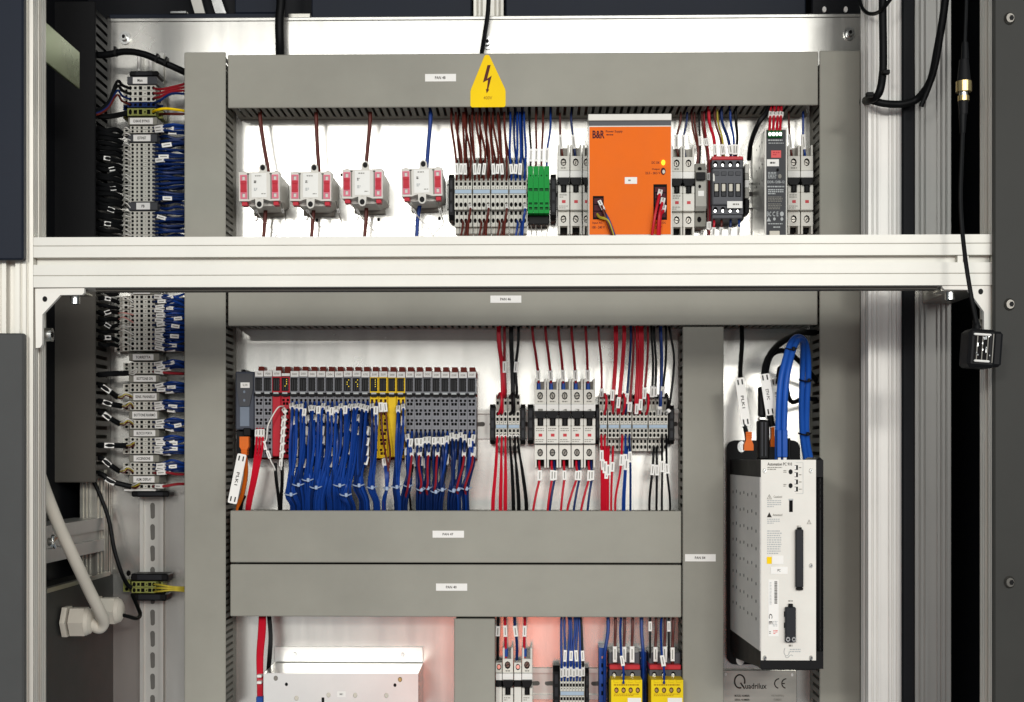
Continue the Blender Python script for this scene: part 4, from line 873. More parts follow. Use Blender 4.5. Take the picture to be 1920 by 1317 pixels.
def cable_tag(xc, yc, w_, l_, ang, Y, s, label, curve=False):
    X, _, Z = U(xc, yc, Y); sc = S(Y); t = thing('cable_tag', label, 'cable tag', (X, Y, Z), 'white cable tags')
    a, c = w_ / 2 * sc, l_ / 2 * sc; r = a * .35
    pts = []
    for cx, cz, a0 in ((a - r, c - r, 0), (-a + r, c - r, 90), (-a + r, -c + r, 180), (a - r, -c + r, 270)):
        for k in range(4): th = rad(a0 + k * 30); pts.append((X + cx + r * math.cos(th), Z + cz + r * math.sin(th)))
    MB().prism(pts, 'y', Y, Y + .0014, 'paper').turn((X, Y, Z), ang).build('plate', t)
    for sx in (-1, 1):
        for sz in (-1, 1):
            MB().box(X + sx * a * .45 - .0009, X + sx * a * .45 + .0009, Y - .0004, Y - .0001, Z + sz * c * .82 - .0035, Z + sz * c * .82 + .0035, 'black').turn((X, Y, Z), ang).build('slot', t)
    v, f = glyphs(s); ax, bx = min(p.x for p in v), max(p.x for p in v); ay, by = min(p.y for p in v), max(p.y for p in v)
    L_, H_ = c * .52, a * .62
    b = MB(); b.add([(X + ((p.y - ay) / (by - ay) - .5) * H_, Y - .0004, Z - ((p.x - ax) / (bx - ax) - .5) * L_) for p in v], f, 'print'); b.turn((X, Y, Z), ang); b.build('lettering', t)
cable_tag(444.5, 898, 17.5, 95, rad(11.5), -.11, 'PLK1', 'white tag lettered PLK1 below the slate bus controller')
# ------------------------------------------------------------------ industrial computer
YC = -.30
t = thing('industrial_computer', 'white-fronted industrial computer with perforated metal side', 'computer', U(1440, 1258, -.02))
b = MB(); pts = []
X0, X1, Z0, Z1 = RC(1362, 826, 1500, 1246, -.012); r = .012
for cx, cz, a0 in ((X1 - r, Z1 - r, 0), (X0 + r, Z1 - r, 90), (X0 + r, Z0 + r, 180), (X1 - r, Z0 + r, 270)):
    for k in range(5): th = rad(a0 + k * 22.5); pts.append((cx + r * math.cos(th), cz + r * math.sin(th)))
b.prism(pts, 'y', -.014, -.011, 'blackplastic'); b.build('back_plate', t)
for x, y, m_ in ((1390, 838, 'steel'), (1388, 1237, 'white')):
    p = U(x, y, -.0142); MB().cyl(p, p + Vector((0, -.003 if m_ == 'steel' else -.0004, 0)), .0062, m_, 14, ez=1.35).build('fixing_screw', t, True)
XL = U(1426.5, 1050, YC).x; XR = U(1530, 1050, YC).x
fz = lambda y: U(1478, y, YC).z
ZT_, ZB_ = fz(863), fz(1255)
rz = lambda y: U(1367, y, -.03).z
# side skin: black top and bottom shells, perforated metal between, all running back to the plate
prof = [(YC + .003, fz(897)), (-.016, rz(897 - 6)), (-.016, ZB_ + .010 + (U(1367, 1185, -.016).z - ZB_ - .010)), (YC + .003, fz(1222))]
MB().prism([(YC + .003, ZT_), (-.016, ZT_), (-.016, fz(895)), (YC + .003, fz(895))], 'x', XL, XR + .010, 'blackplastic').build('top_shell', t)
MB().prism([(YC + .003, fz(895.3)), (-.016, fz(895.3)), (-.016, U(1367, 1180, -.016).z), (YC + .003, fz(1222))], 'x', XL - .0006, XR - .002, 'pcside').build('side_skin', t)
MB().prism([(YC + .003, fz(1222.3)), (-.016, U(1367, 1180.4, -.016).z), (-.016, U(1367, 1218, -.016).z), (-.06, U(1367, 1226, -.016).z), (YC + .02, ZB_), (YC + .003, ZB_)], 'x', XL, XR + .010, 'blackplastic').build('bottom_shell', t)
me = MB().cyl((0, 0, 0), (.0003, 0, 0), .0023, 'cavity', 8).mesh('vent_hole')
for i in range(8):
    for j in range(7):
        Yh = YC + .035 + j * .036
        inst('vent_hole', me, (XL - .0009, Yh, fz(932 + i * 33.5) + (j % 2) * .002), t)
b = MB(); pbox(b, 1531, 858, 1545, 1254, YC + .010, YC + .10, 'blackplastic', .004); b.build('side_bezel', t)
b = MB(); pbox(b, 1428, 1239, 1531, 1257, YC + .0045, YC + .03, 'blackplastic', .001); b.build('lower_bezel', t)
me = MB().box(-.0022, .0022, -.0006, 0, -.0012, .0012, 'cavity').mesh('vent_slot')
for y0 in (906, 1165):
    for k in range(5): p = U(1537, y0 + k * 12, YC + .0098); inst('vent_slot', me, p, t)
def ch(x, y, w_, h_): a0, a1, c0, c1 = RC(x - w_ / 2, y - h_ / 2, x + w_ / 2, y + h_ / 2, YC); return ((a0 + a1) / 2, (c0 + c1) / 2, (a1 - a0) / 2, (c1 - c0) / 2, 'r')
X0, X1, Z0, Z1 = RC(1427, 862.5, 1530, 1238.5, YC)
hs = [ch(1493, 877 + 13.5 * k, 6.4, 9) for k in range(4)] + [ch(1483, 948, 7, 25)]
MB().hplate(X0, X1, Z0, Z1, YC, YC + .003, hs, 'ivory', 'cavity', .0026).build('front_panel', t)
Yp = YC - .0004
text('Automation PC 910', 1439, 867.5, 1485, 873.5, Yp, 'print', t); lines(1439, 876, 1467, 883, Yp, 'print_grey', t, 2, .5)
for k in range(4):
    b = MB(); pbox(b, 1490, 873.5 + 13.5 * k, 1492.5, 880.5 + 13.5 * k, YC - .0008, YC + .001, 'paper'); b.build('indicator', t)
    lines(1498, 876.3 + 13.5 * k, 1504, 878 + 13.5 * k, Yp, 'print_grey', t, 1, .9, seed=k)
for y in (885, 911):
    p = U(1482.5, y, YC - .0006); MB().cyl(p, p + Vector((0, .0005, 0)), .0026, 'black', 12, ez=1.25).build('push_button', t); lines(1469, y - 3, 1476, y + 3, Yp, 'print_grey', t, 2, .5, seed=int(y))
for pts in ([(1492, 867.6), (1506, 867.6), (1506, 868.2), (1492, 868.2)], [(1505.4, 868), (1506.1, 868), (1506.1, 926), (1505.4, 926)], [(1492, 925.6), (1506, 925.6), (1506, 926.2), (1492, 926.2)]): MB().prism(P2(pts, Yp), 'y', Yp, Yp + .0002, 'print_light').build('outline', t)
for x, y in ((1434, 883), (1520.5, 883), (1520.5, 1061), (1434, 1234), (1520.5, 1234)):
    p = U(x, y, YC); q = MB().cyl(p + Vector((0, -.0004, 0)), p + Vector((0, -.0022, 0)), .0026, 'steel', 12, r2=.002, ez=1.3).build('front_screw', t, True)
    MB().obox(p + Vector((0, -.0024, 0)), (.5, 0, .8), .0007, .0036, .0002, 'black').build('screw_slot', q)
b = MB(); pbox(b, 1479, 935.5, 1487.5, 938.5, YC - .001, YC + .001, 'print_light'); b.build('socket_rim', t)
text('Caution!', 1450.5, 929.5, 1466.5, 934, Yp, 'print_grey', t); text('Attention!', 1449, 963.5, 1467, 968, Yp, 'print_grey', t)
def tri(x, y, s, m_, solid=False):
    a = [(x - s * .55, y + s * .5), (x + s * .55, y + s * .5), (x, y - s * .6)]
    b = MB(); pts = P2(a, Yp)
    if solid: b.prism(pts, 'y', Yp, Yp + .0002, m_)
    else:
        c = (sum(p[0] for p in pts) / 3, sum(p[1] for p in pts) / 3)
        inn = [(c[0] + (p[0] - c[0]) * .72, c[1] + (p[1] - c[1]) * .72) for p in pts]
        b.add([(p[0], Yp, p[1]) for p in pts + inn], [(i, (i + 1) % 3, 3 + (i + 1) % 3, 3 + i) for i in range(3)], m_)
        b.add([(c[0] - .0003, Yp, c[1] - .001), (c[0] + .0003, Yp, c[1] - .001), (c[0] + .0003, Yp, c[1] + .0015), (c[0] - .0003, Yp, c[1] + .0015)], [(0, 1, 2, 3)], m_)
    b.build('warning_triangle', t)
tri(1442.5, 932, 8.5, 'print_grey'); tri(1442.5, 966, 8.5, 'print', True); tri(1517, 979, 8, 'print_grey')
lines(1438.5, 938, 1466, 953, Yp, 'print_light', t, 4, .5, seed=21); lines(1438.5, 973, 1466, 984, Yp, 'print_light', t, 3, .5, seed=22); lines(1438.5, 995, 1466, 1041, Yp, 'print_light', t, 11, .5, seed=23)
def plugstack(y0, y1, x0, x1, label_pts):
    b = MB(); pbox(b, x0, y0, x1, y1, YC - .008, YC - .0002, 'contactor_dark', .001); return b.build('connector_strip', t)
q = plugstack(993, 1102, 1492.5, 1506.5, None); b = MB(); pbox(b, 1495, 989, 1503.5, 993, YC - .004, YC - .0002, 'black', .0006); b.build('latch', q)
b = MB(); pbox(b, 1493.5, 1102.2, 1506, 1107, YC - .006, YC - .0002, 'black', .0006); b.build('latch', q); lines(1494, 986, 1501, 988, Yp, 'print_grey', t, 1, .9)
q = plugstack(1139, 1205, 1473, 1492.5, None); b = MB(); pbox(b, 1478.5, 1132.5, 1487, 1139, YC - .004, YC - .0002, 'black', .0006); b.build('latch', q)
for y0 in (1147, 1168): b = MB(); pbox(b, 1470.5, y0, 1473, y0 + 10, YC - .003, YC - .0002, 'black'); b.build('latch', q)
for x in (1477.5, 1488.5):
    p = U(x, 1199, YC - .0083); k = MB().cyl(p, p + Vector((0, -.0008, 0)), .0027, 'steel', 10, ez=1.2).build('connector_screw', q); MB().cyl(p + Vector((0, -.001, 0)), p + Vector((0, -.0012, 0)), .0013, 'black', 8).build('screw_slot', k)
lines(1478, 1126, 1487, 1128.5, Yp, 'print_grey', t, 1, .9); lines(1479, 1209, 1486, 1213, Yp, 'print_grey', t, 1, .9)
b = MB(); pbox(b, 1447.5, 1042, 1469, 1058, Yp - .0003, Yp, 'paper'); b.build('sticker', t)
b = MB(); pbox(b, 1438, 1044.5, 1447, 1057.5, Yp - .0003, Yp, 'yellow'); b.build('warning_sticker', t)
b = MB(); pbox(b, 1445, 1063, 1477, 1076.5, Yp - .0003, Yp, 'paper'); q = b.build('sticker', t); text('PC', 1458, 1067.5, 1463.5, 1072, Yp - .0006, 'print', q)
b = MB(); pbox(b, 1440.5, 1087, 1460, 1193.5, Yp - .0003, Yp, 'paper'); q = b.build('serial_sticker', t)
rr = random.Random(4); b = MB(); yy = 1090
while yy < 1132:
    h_ = rr.uniform(.5, 1.6); X0, X1, Z0, Z1 = RC(1452, yy, 1457.5, yy + h_, Yp - .0006); b.add([(X0, Yp - .0006, Z0), (X1, Yp - .0006, Z0), (X1, Yp - .0006, Z1), (X0, Yp - .0006, Z1)], [(0, 1, 2, 3)], 'print'); yy += h_ + rr.uniform(.5, 1.2)
o = b.build('barcode', q); o['kind'] = 'stuff'
lines(1443, 1092, 1447.5, 1135, Yp - .0006, 'print_light', q, 16, .4, seed=30); text('C E', 1435, 1158, 1455, 1164.5, Yp - .0006, 'print', q, rot=rad(90))
lines(1449, 1165, 1458, 1176, Yp - .0006, 'print_light', q, 4, .5, seed=31); lines(1450, 1182, 1459, 1190, Yp - .0006, 'salmon', q, 3, .5, seed=32); lines(1442, 1184, 1446, 1190, Yp - .0006, 'print_grey', q, 2, .5, seed=33)
lines(1481, 1217, 1503, 1225, Yp, 'print_light', t, 2, .5, seed=34)
# printed headset-like curl under the connectors
b = MB(); b.tube([U(1475 + 5 * math.cos(a), 1222 + 8 * math.sin(a), Yp) for a in [i * .45 for i in range(10)]], .0004, 'print_light', 4); b.tube([U(1472 + i * 2.4, 1231 + 3 * math.sin(i), Yp) for i in range(7)], .0004, 'print_light', 4); o = b.build('printed_curl', t); o['kind'] = 'stuff'
# ------------------------------------------------------------------ name plate of the builder
Y = -.012
t = thing('name_plate', 'brushed metal name plate with a big Q and a CE mark', 'name plate', U(1425, 1345, Y))
b = MB(); pbox(b, 1356, 1257.5, 1494, 1345, Y, -.0025, 'alu_raw', .0006); b.build('plate', t)
for x, y in ((1360.5, 1264.5), (1485, 1265.5)): p = U(x, y, Y); MB().cyl(p, p + Vector((0, -.0012, 0)), .0019, 'white', 10, ez=1.3).build('rivet', t)
Yq = Y - .0006
ring = [U(1387 + 9.6 * math.cos(rad(a)), 1278 - 12.4 * math.sin(rad(a)), Yq) for a in range(-20, 290, 14)]
b = MB(); b.tube(ring, .0011, 'print', 6); b.tube([U(1388.5, 1280.5, Yq), U(1396, 1291.5, Yq)], .0011, 'print', 6); b.build('letter_q', t)
text('uadrilux', 1397.5, 1281.5, 1437.5, 1292, Yq, 'print', t)
b = MB(); b.tube([U(1461.5 + 9 * math.cos(rad(a)), 1282 - 9 * math.sin(rad(a)), Yq) for a in range(95, 270, 16)], .0008, 'print', 6); b.build('ce_mark', t)
b = MB(); b.tube([U(1475 + 9 * math.cos(rad(a)), 1282 - 9 * math.sin(rad(a)), Yq) for a in range(95, 270, 16)], .0008, 'print', 6); b.tube([U(1466.5, 1282, Yq), U(1471.5, 1282, Yq)], .0008, 'print', 5); b.build('ce_mark', t)
text('MODEL NUMBER:', 1377.5, 1303, 1406, 1307, Yq, 'print', t); text('SERIAL NUMBER:', 1377.5, 1310.5, 1406, 1314.5, Yq, 'print', t)
text('VOLTAGE/FREQ:', 1446, 1303, 1470, 1307, Yq, 'print_grey', t); text('CURRENT:', 1450.5, 1310.5, 1466, 1314.5, Yq, 'print_grey', t)
# ------------------------------------------------------------------ aluminium chassis in the bottom row
t = thing('drive_chassis', 'pale aluminium chassis with rivets under the paired ducts', 'chassis', U(640, 1345, -.1)); YQ = -.106
X0, X1, Z0, Z1 = RC(494.5, 1263, 784, 1345, YQ)
a0, a1, c0, c1 = RC(515, 1243, 793, 1300, -.004)
hs = []
for x, y, r in ((537, 1283.5, 3), (740.5, 1285, 3)): p = U(x, y, YQ); hs.append((p.x, p.z, r * S(YQ), r * S(YQ) * 1.2, 'o'))
p = U(605.5, 1316, YQ); hs.append((p.x, p.z, 2.6 * S(YQ), 8 * S(YQ), 'r'))
MB().hplate(X0, X1, Z0, Z1, YQ, YQ + .002, hs, 'sheet', 'cavity', .0018).build('front_plate', t)
MB().add([(X0, YQ + .0022, Z1), (X1, YQ + .0022, Z1), (a1, -.004, c1), (a0, -.004, c1), (X0, YQ + .0022, Z1 - .002), (X1, YQ + .0022, Z1 - .002), (a1, -.004, c1 - .002), (a0, -.004, c1 - .002)], [(0, 1, 2, 3), (4, 7, 6, 5), (0, 4, 5, 1), (1, 5, 6, 2), (2, 6, 7, 3), (3, 7, 4, 0)], 'sheet').build('top_plate', t)
MB().add([(X1 - .0005, YQ + .0024, Z1 - .0025), (X1 - .0005, YQ + .0024, Z0), (a1 - .0005, -.004, Z0), (a1 - .0005, -.004, c1 - .0025), (X1 - .003, YQ + .0024, Z1 - .0025), (X1 - .003, YQ + .0024, Z0), (a1 - .003, -.004, Z0), (a1 - .003, -.004, c1 - .0025)], [(0, 1, 2, 3), (4, 7, 6, 5), (0, 4, 5, 1), (1, 5, 6, 2), (2, 6, 7, 3), (3, 7, 4, 0)], 'steel').build('side_plate', t)
f0, f1, g0, g1 = RC(515, 1213, 793, 1241.5, -.004); MB().box(f0, f1, -.004, -.0015, g0, g1, 'sheet', .0005).build('rear_flange', t)
for x, y in ((553, 1227), (755, 1228)): p = U(x, y, -.0042); MB().cyl(p, p + Vector((0, -.003, 0)), .003, 'steel', 12, r2=.0022, ez=1.2).build('flange_screw', t, True)
for x, y, m_ in ((517, 1272, 'trafo_dark'), (750, 1274.5, 'brass'), (556, 1309.5, 'beige'), (616, 1303.5, 'beige'), (666, 1304, 'beige'), (724.5, 1304.5, 'beige')): p = U(x, y, YQ - .0002); MB().cyl(p, p + Vector((0, -.0014, 0)), .0031, m_, 12, r2=.0022, ez=1.2).build('rivet', t, True)
b = MB(); pbox(b, 632, 1297, 648, 1307.5, YQ - .0005, YQ - .0001, 'paper'); q = b.build('sticker', t); text('M1', 637, 1300, 643, 1304, YQ - .0008, 'print_grey', q)
# ------------------------------------------------------------------ terminal column with the printed Italian names
YV = -.048
VP = {}
def vrow(xs, tiersL, tiersR, hpx, m, key):
    """one slice of the column: wide block lying flat, hole columns along x; local z centre"""
    if key in VP: return VP[key]
    b = MB(); s_ = S(YV); hz = hpx / 2 * s_ - .00025
    X0, X1 = U(xs[0], 600, YV).x, U(xs[1], 600, YV).x
    hs = []
    for f, a, sh in ((.10, .36, 'o'), (.28, .24, 'r'), (.46, .30, 'r'), (.62, .10, 'r'), (.75, .28, 'r'), (.92, .33, 'o')):
        hw_ = min(a * hpx, 3.2) * s_; hs.append((X0 + (X1 - X0) * f, 0, hw_, min(a * hpx * 1.05, hpx * .38) * s_, sh))
    b.hplate(X0, X1, -hz, hz, YV, -.008, hs, m, 'cavity', .005)
    for (xa, xb, Yt) in tiersL + tiersR:
        A, B_ = U(xa, 600, Yt).x, U(xb, 600, Yt).x; n_ = max(1, int((xb - xa) / 13)); hs = []
        for i in range(n_): hs.append((A + (B_ - A) * (i + .5) / n_, 0, .0026, min(.0030, hz * .72), 'o' if i % 2 == 0 else 'r'))
        b.hplate(A, B_, -hz, hz, Yt, -.008, hs, m, 'cavity', .004)
    VP[key] = b.mesh('slice_' + key); return VP[key]
def vsection(label, y0, y1, n, wide=False, m='term', xs=(244, 291)):
    hp = (y1 - y0) / n; zc = lambda i: U(268, y0 + (i + .5) * hp, YV).z
    t = thing('terminal_block', label, 'terminal block', (U(268, y1, YV).x, 0, U(268, y1, YV).z), 'terminals of the standing column')
    tl = [(215, 229, -.026), (229.5, 243, -.036)] if wide else [(231, 243.5, -.030)]
    tr = [(292, 316, -.036), (316.5, 342, -.026)] if wide else [(291.5, 306, -.030)]
    me = vrow(xs, tl, tr, hp, m, f'{round(hp, 2)}_{wide}_{m}')
    for i in range(n): inst('terminal', me, (0, 0, zc(i)), t)
    return t
def vlabel(y0, y1, s, label, x0=249, x1=291, hx0=241.5, hx1=298, m='holder', tx=None):
    t = thing('label_holder', label, 'label holder', U(269, y1, YV), 'printed labels of the standing column')
    b = MB(); pbox(b, hx0, y0 - 1.5, hx1, y1 + 1.5, YV - .004, -.008, m, .001); b.build('carrier', t)
    b = MB(); pbox(b, x0, y0, x1, y1, YV - .0052, YV - .0041, 'paper'); q = b.build('paper_strip', t)
    w_ = x1 - x0; a = tx or .72; text(s, x0 + w_ * (.5 - a / 2), (y0 + y1) / 2 - 2.6, x0 + w_ * (.5 + a / 2), (y0 + y1) / 2 + 2.6, YV - .0056, 'print', q)
vlabel(145, 157, 'Main', 'label reading Main at the head of the terminal column', 249, 276, 238, 294, 'gray_dark', .35)
vlabel(221.5, 233, 'CHIAVE BYPASS', 'label reading CHIAVE BYPASS', 243.5, 286.5, 239.5, 294)
vlabel(253, 265, 'ESTINST', 'label reading ESTINST on a dark carrier', 250, 282, 239, 294, 'gray_dark', .5)
vlabel(380.5, 393, 'PB', 'label reading PB just above the crossbar', 255.5, 281, 240, 295, 'gray_dark', .22)
vlabel(541.5, 551, 'PT100', 'label reading PT100 half hidden by the crossbar', 249, 281, 243, 297, 'holder', .45)
vlabel(664.5, 675.5, 'TORRETTA', 'label reading TORRETTA under the widest terminals', 249, 287.5)
vlabel(704.5, 716, 'BOTTONE ON', 'label reading BOTTONE ON', 250.5, 292)
vlabel(738, 750.5, 'SENS. PANNELLI', 'label reading SENS. PANNELLI', 250, 293.5, tx=.82)
vlabel(772, 785, 'BOTTONE RIARMO', 'label reading BOTTONE RIARMO', 248, 294.5, tx=.86)
vlabel(807, 818, 'BLOCCO PORTA', 'label reading BLOCCO PORTA', 250.5, 291)
vlabel(854.5, 865.5, 'ACCENSIONE', 'label reading ACCENSIONE in the column', 250.5, 287)
vlabel(893.5, 905, 'ALIM. DISPLAY', 'label reading ALIM. DISPLAY, lowest of the column', 250, 289.5)
vsection('three grey terminals right under the Main label', 160, 191.5, 3, xs=(239, 292)); vsection('dark blue terminal above the green-yellow one', 192, 201.5, 1, m='w_navy', xs=(239, 292)); vsection('green-yellow earth terminal with the yellow wire, near the column head', 203, 217.5, 1, m='pe', xs=(239, 292))
vsection('two grey terminals under the CHIAVE BYPASS label', 236.5, 250, 2); vsection('long run of grey terminals under the ESTINST label', 268.5, 378.5, 15); vsection('grey terminals between the PB label and the crossbar', 396.5, 448, 7)
vsection('widest grey terminal run, under the PT100 label', 553, 658, 12, True); vsection('three grey terminals under the TORRETTA label', 679, 701, 3); vsection('two grey terminals under the BOTTONE ON label', 719, 735.5, 2)
vsection('two grey terminals under the SENS. PANNELLI label', 753, 769.5, 2); vsection('two grey terminals under the BOTTONE RIARMO label', 787.5, 804.5, 2); vsection('four grey terminals under the BLOCCO PORTA label', 820.5, 851.5, 4)
vsection('three grey terminals under the ACCENSIONE label', 868, 891, 3); vsection('single grey terminal under the ALIM. DISPLAY label', 908, 917, 1)
def vstop(x0, y0, x1, y1, label):
    t = thing('end_stop', label, 'end stop', U((x0 + x1) / 2, y1, -.04), 'black rail end stops')
    b = MB(); pbox(b, x0, y0, x1, y1, -.042, -.008, 'blackplastic', .002); b.build('body', t)
    b = MB(); pbox(b, x0 + 12, y0 + 2, x1 - 12, y1 - 2, -.0435, -.0421, 'contactor_dark', .0005); b.build('rib', t)
vstop(242, 133, 297, 143.5, 'black end stop on top of the terminal column'); vstop(246, 921, 317, 932, 'black end stop under the lowest terminal of the column')
b = MB(); pbox(b, 232, 917.5, 292, 921, -.047, -.008, 'white', .0005); o = b.build('end_plate'); tag(o, 'thin white end plate closing the terminal column', 'end plate')
vstop(245, 1076, 315, 1090, 'black end stop above the green-yellow earth terminals'); vstop(247, 1113, 312, 1127, 'black end stop below the green-yellow earth terminals')
vsection('green-yellow earth terminals low on the standing rail', 1090.5, 1112.5, 2, m='pe', xs=(247, 292))
for k in (0, 1):                                                       # clear top stems above the column
    x = (257, 279)[k]
    b = MB(); pbox(b, x, 104, x + 5, 133, -.02, -.008, 'white', .001); o = b.build('rail_marker'); tag(o, ['white marker stem above the column end stop, nearer the dark duct', 'white marker stem above the column end stop, nearer the tall duct'][k], 'marker', 'marker stems')
# ------------------------------------------------------------------ cable glands and the beige cable
def gland(x0, x1, yc, r, Y, label):
    p0, p1 = U(x0, yc, Y), U(x1, yc, Y); t = thing('cable_gland', label, 'cable gland', p0, 'beige cable glands'); L = p1.x - p0.x; R_ = r * S(Y)
    P_ = lambda f: p0 + Vector((L * f, 0, 0))
    MB().cyl(P_(0), P_(.18), R_ * 1.05, 'beige', 6, ez=1.05).build('lock_nut', t); MB().cyl(P_(.19), P_(.26), R_ * .7, 'trafo_dark', 14).build('thread', t)
    MB().cyl(P_(.27), P_(.78), R_ * .98, 'beige', 6, ez=1.05).build('hex_body', t); MB().cyl(P_(.785), P_(.92), R_ * .92, 'beige', 18, r2=R_ * .8).build('dome_nut', t, True); MB().cyl(P_(.922), P_(1), R_ * .78, 'beige', 18, r2=R_ * .55).build('seal', t, True)
gland(121, 174, 1165.5, 29, -.24, 'beige cable gland with the thick beige cable bending into it')
gland(178, 230, 1145, 27, -.15, 'beige cable gland with the thin black cable')
# ------------------------------------------------------------------ black box hanging on its cable
YH = -.55
t = thing('hanging_sensor', 'small black box with circuit board window hanging on a cable', 'sensor box', U(1850, 692, YH))
X0, X1, Z0, Z1 = RC(1816, 617, 1868, 689, YH); rot_ = rad(4); c = ((X0 + X1) / 2, YH, (Z0 + Z1) / 2)
MB().box(X0, X1, YH, YH + .035, Z0, Z1, 'blackplastic', .0035).turn(c, rot_).build('housing', t)
MB().box(X1 - .004, X1 + .0085, YH + .004, YH + .04, Z0 + .002, Z1 - .001, 'blackplastic', .003).turn(c, rot_).build('side_shell', t)
MB().box(X0 + .006, X1 - .008, YH - .0006, YH - .0001, Z0 + .005, Z1 - .004, 'cavity').turn(c, rot_).build('window', t)
for zf in (.13, .82):
    MB().box(X0 + .004 + .002 * (zf < .5), X1 - .007, YH - .004, YH - .0008, Z0 + (Z1 - Z0) * zf, Z0 + (Z1 - Z0) * (zf + .055), 'white', .001).turn(c, rot_).build('white_bar', t)
for i in range(4):
    xx = X0 + .0085 + i * .0058
    MB().box(xx, xx + .0009, YH - .0016, YH - .0007, Z0 + .0055, Z1 - .005, 'print_grey').turn(c, rot_).build('track', t)
for i in range(14):
    xx = X0 + random.uniform(.007, .026); z_ = Z0 + random.uniform(.008, .034)
    MB().box(xx, xx + random.uniform(.0006, .0016), YH - .0019, YH - .0008, z_, z_ + random.uniform(.001, .004), random.choice(('steel', 'print_light'))).turn(c, rot_).build('component', t)
b = MB(); b.cyl(U(1832, 617, YH + .015), U(1829, 600, YH + .015), .005, 'rubber', 10, r2=.003); b.build('cable_boot', t, True)
# ------------------------------------------------------------------ wires
R = random.uniform
# through the transformers
for i, (xt, xm, xb, m_, col, lb) in enumerate(((487, 497, 494, 'w_brown', 'brown', 'brown wire through the transformer nearest the tall duct'), (592, 592, 584, 'w_brown', 'brown', 'brown wire through the second transformer'), (693, 680, 683, 'w_brown', 'brown', 'brown wire through the third transformer'), (806, 794, 781, 'w_blue', 'blue', 'blue wire through the transformer standing apart'))):
    yt = (322, 322, 317, 315)[i]
    wire(f'{col}_wire', [(xt, 190, -.045), (xt + 1, 225, -.045), ((xt + xm) / 2 + 3, 275, -.045), (xm + 6, yt, -.045), (xm + 4, 350, -.035), (xb + 4, 395, -.03), (xb, 450, -.03), (xb - 2, 480, -.03)], 3.7, m_, lb, 'wires through the transformers')
# thin white sensor leads under the transformers
for i, (x, side) in enumerate(((470, 0), (530, 1), (566, 0), (634, 1), (660, 0), (766, 0), (825, 1))):
    if side == 0: pts = [(x, 378, -.06), (x + 8, 392, -.05), (x + 22, 412, -.03), (x + 34, 424, -.02), (x + 48, 446, -.02)]
    else: pts = [(x - 4, 378, -.06), (x + 2, 402, -.04), (x + 6, 420, -.03), (x - 6, 434, -.02), (x - 16, 448, -.02)]
    o = wire('sensor_lead', pts, .9, 'w_white' if i != 1 and i != 3 and i != 6 else 'print_grey', ['thin white lead', 'thin grey lead'][side] + ' under ' + {0: 'the first transformer', 1: 'the first transformer', 2: 'the second transformer', 3: 'the second transformer', 4: 'the third transformer', 5: 'the transformer standing apart', 6: 'the transformer standing apart'}[i], 'thin leads under the transformers', marks=(.25,), mw=4.5, ml=9)
# top row: grey terminals
G1 = 'wires of the grey terminals in the top row'
for i in range(16):
    x = 856 + i * 8.35 + (i // 4) * .8; blue = i >= 12
    xt = 848 + i * 8.8 + R(-4, 4) + (6 if blue else 0); m_ = 'w_blue' if blue else 'w_brown'
    lb = ('navy wire dropping into the grey terminals next to the green ones' if blue else 'brown wire dropping into the grey terminals of the top row')
    wire(('blue' if blue else 'brown') + '_wire', [(xt, 190, -.04), (xt + R(-1, 1), 235, -.045), (x + R(-3, 3), 285, -.055), (x + R(-1, 1), 322, -.060), (x, 338, -.052)], 2.1, m_, lb, G1, marks=((.86,) if i % 4 != 3 else ()), mw=6.5, ml=20)
for i in range(10):                                                     # rear level, curling into the upper clamps
    x = 858 + i * 13.2; blue = i > 7
    wire(('blue' if blue else 'brown') + '_wire', [(x + R(-6, 6), 190, -.02), (x + R(-4, 4), 250, -.03), (x + 3, 290, -.042), (x + 6, 305, -.045), (x + 7, 325, -.05), (x + 5, 335, -.045)], 1.9, 'w_blue' if blue else 'w_brown', 'blue wire curling behind the marked wires of the grey terminals' if blue else 'brown wire curling behind the marked wires of the grey terminals', G1)
for i in range(4):
    x = 856 + 34.2 * i + 25; blue = i == 3; m_ = 'w_blue' if blue else 'w_brown'
    wire(('blue' if blue else 'brown') + '_wire', [(x, 384, -.046), (x + 1, 392, -.058), (x - 3, 420, -.055), (x - 5, 450, -.05)], 2.4, m_, ('blue' if blue else 'brown') + ' wire leaving the front clamps of the grey top row terminals downward', G1, marks=(.15,), mw=6, ml=15)
    for dx in (-14, -7):
        wire(('blue' if blue else 'brown') + '_wire', [(x + dx, 414, -.034), (x + dx + 1, 422, -.045), (x + dx - 4, 450, -.045)], 2.1, m_, ('blue' if blue else 'brown') + ' wire leaving the lower clamps of the grey top row terminals', G1)
# green terminals
for i in range(4):
    x = 994.6 + i * 10.2; m_ = ('w_black', 'w_brown', 'w_brown', 'w_blue')[i]; nm = ('black', 'brown', 'brown', 'blue')[i]; xt = (993, 1005, 1018, 1032)[i]
    wire(nm + '_wire', [(xt, 190, -.04), (xt, 240, -.045), (x + 1, 280, -.055), (x, 314, -.052)], 1.9, m_, nm + ' wire entering the green terminal block', 'wires of the green terminals', marks=(.83,), mw=7, ml=24)
    wire('resistor_lead', [(x, 421, -.03), (x + R(-2, 2), 430, -.03), (x + R(-4, 4), 448, -.03)], .8, 'print_grey', 'thin bare lead under the green terminal block', 'bare leads under the green terminals')
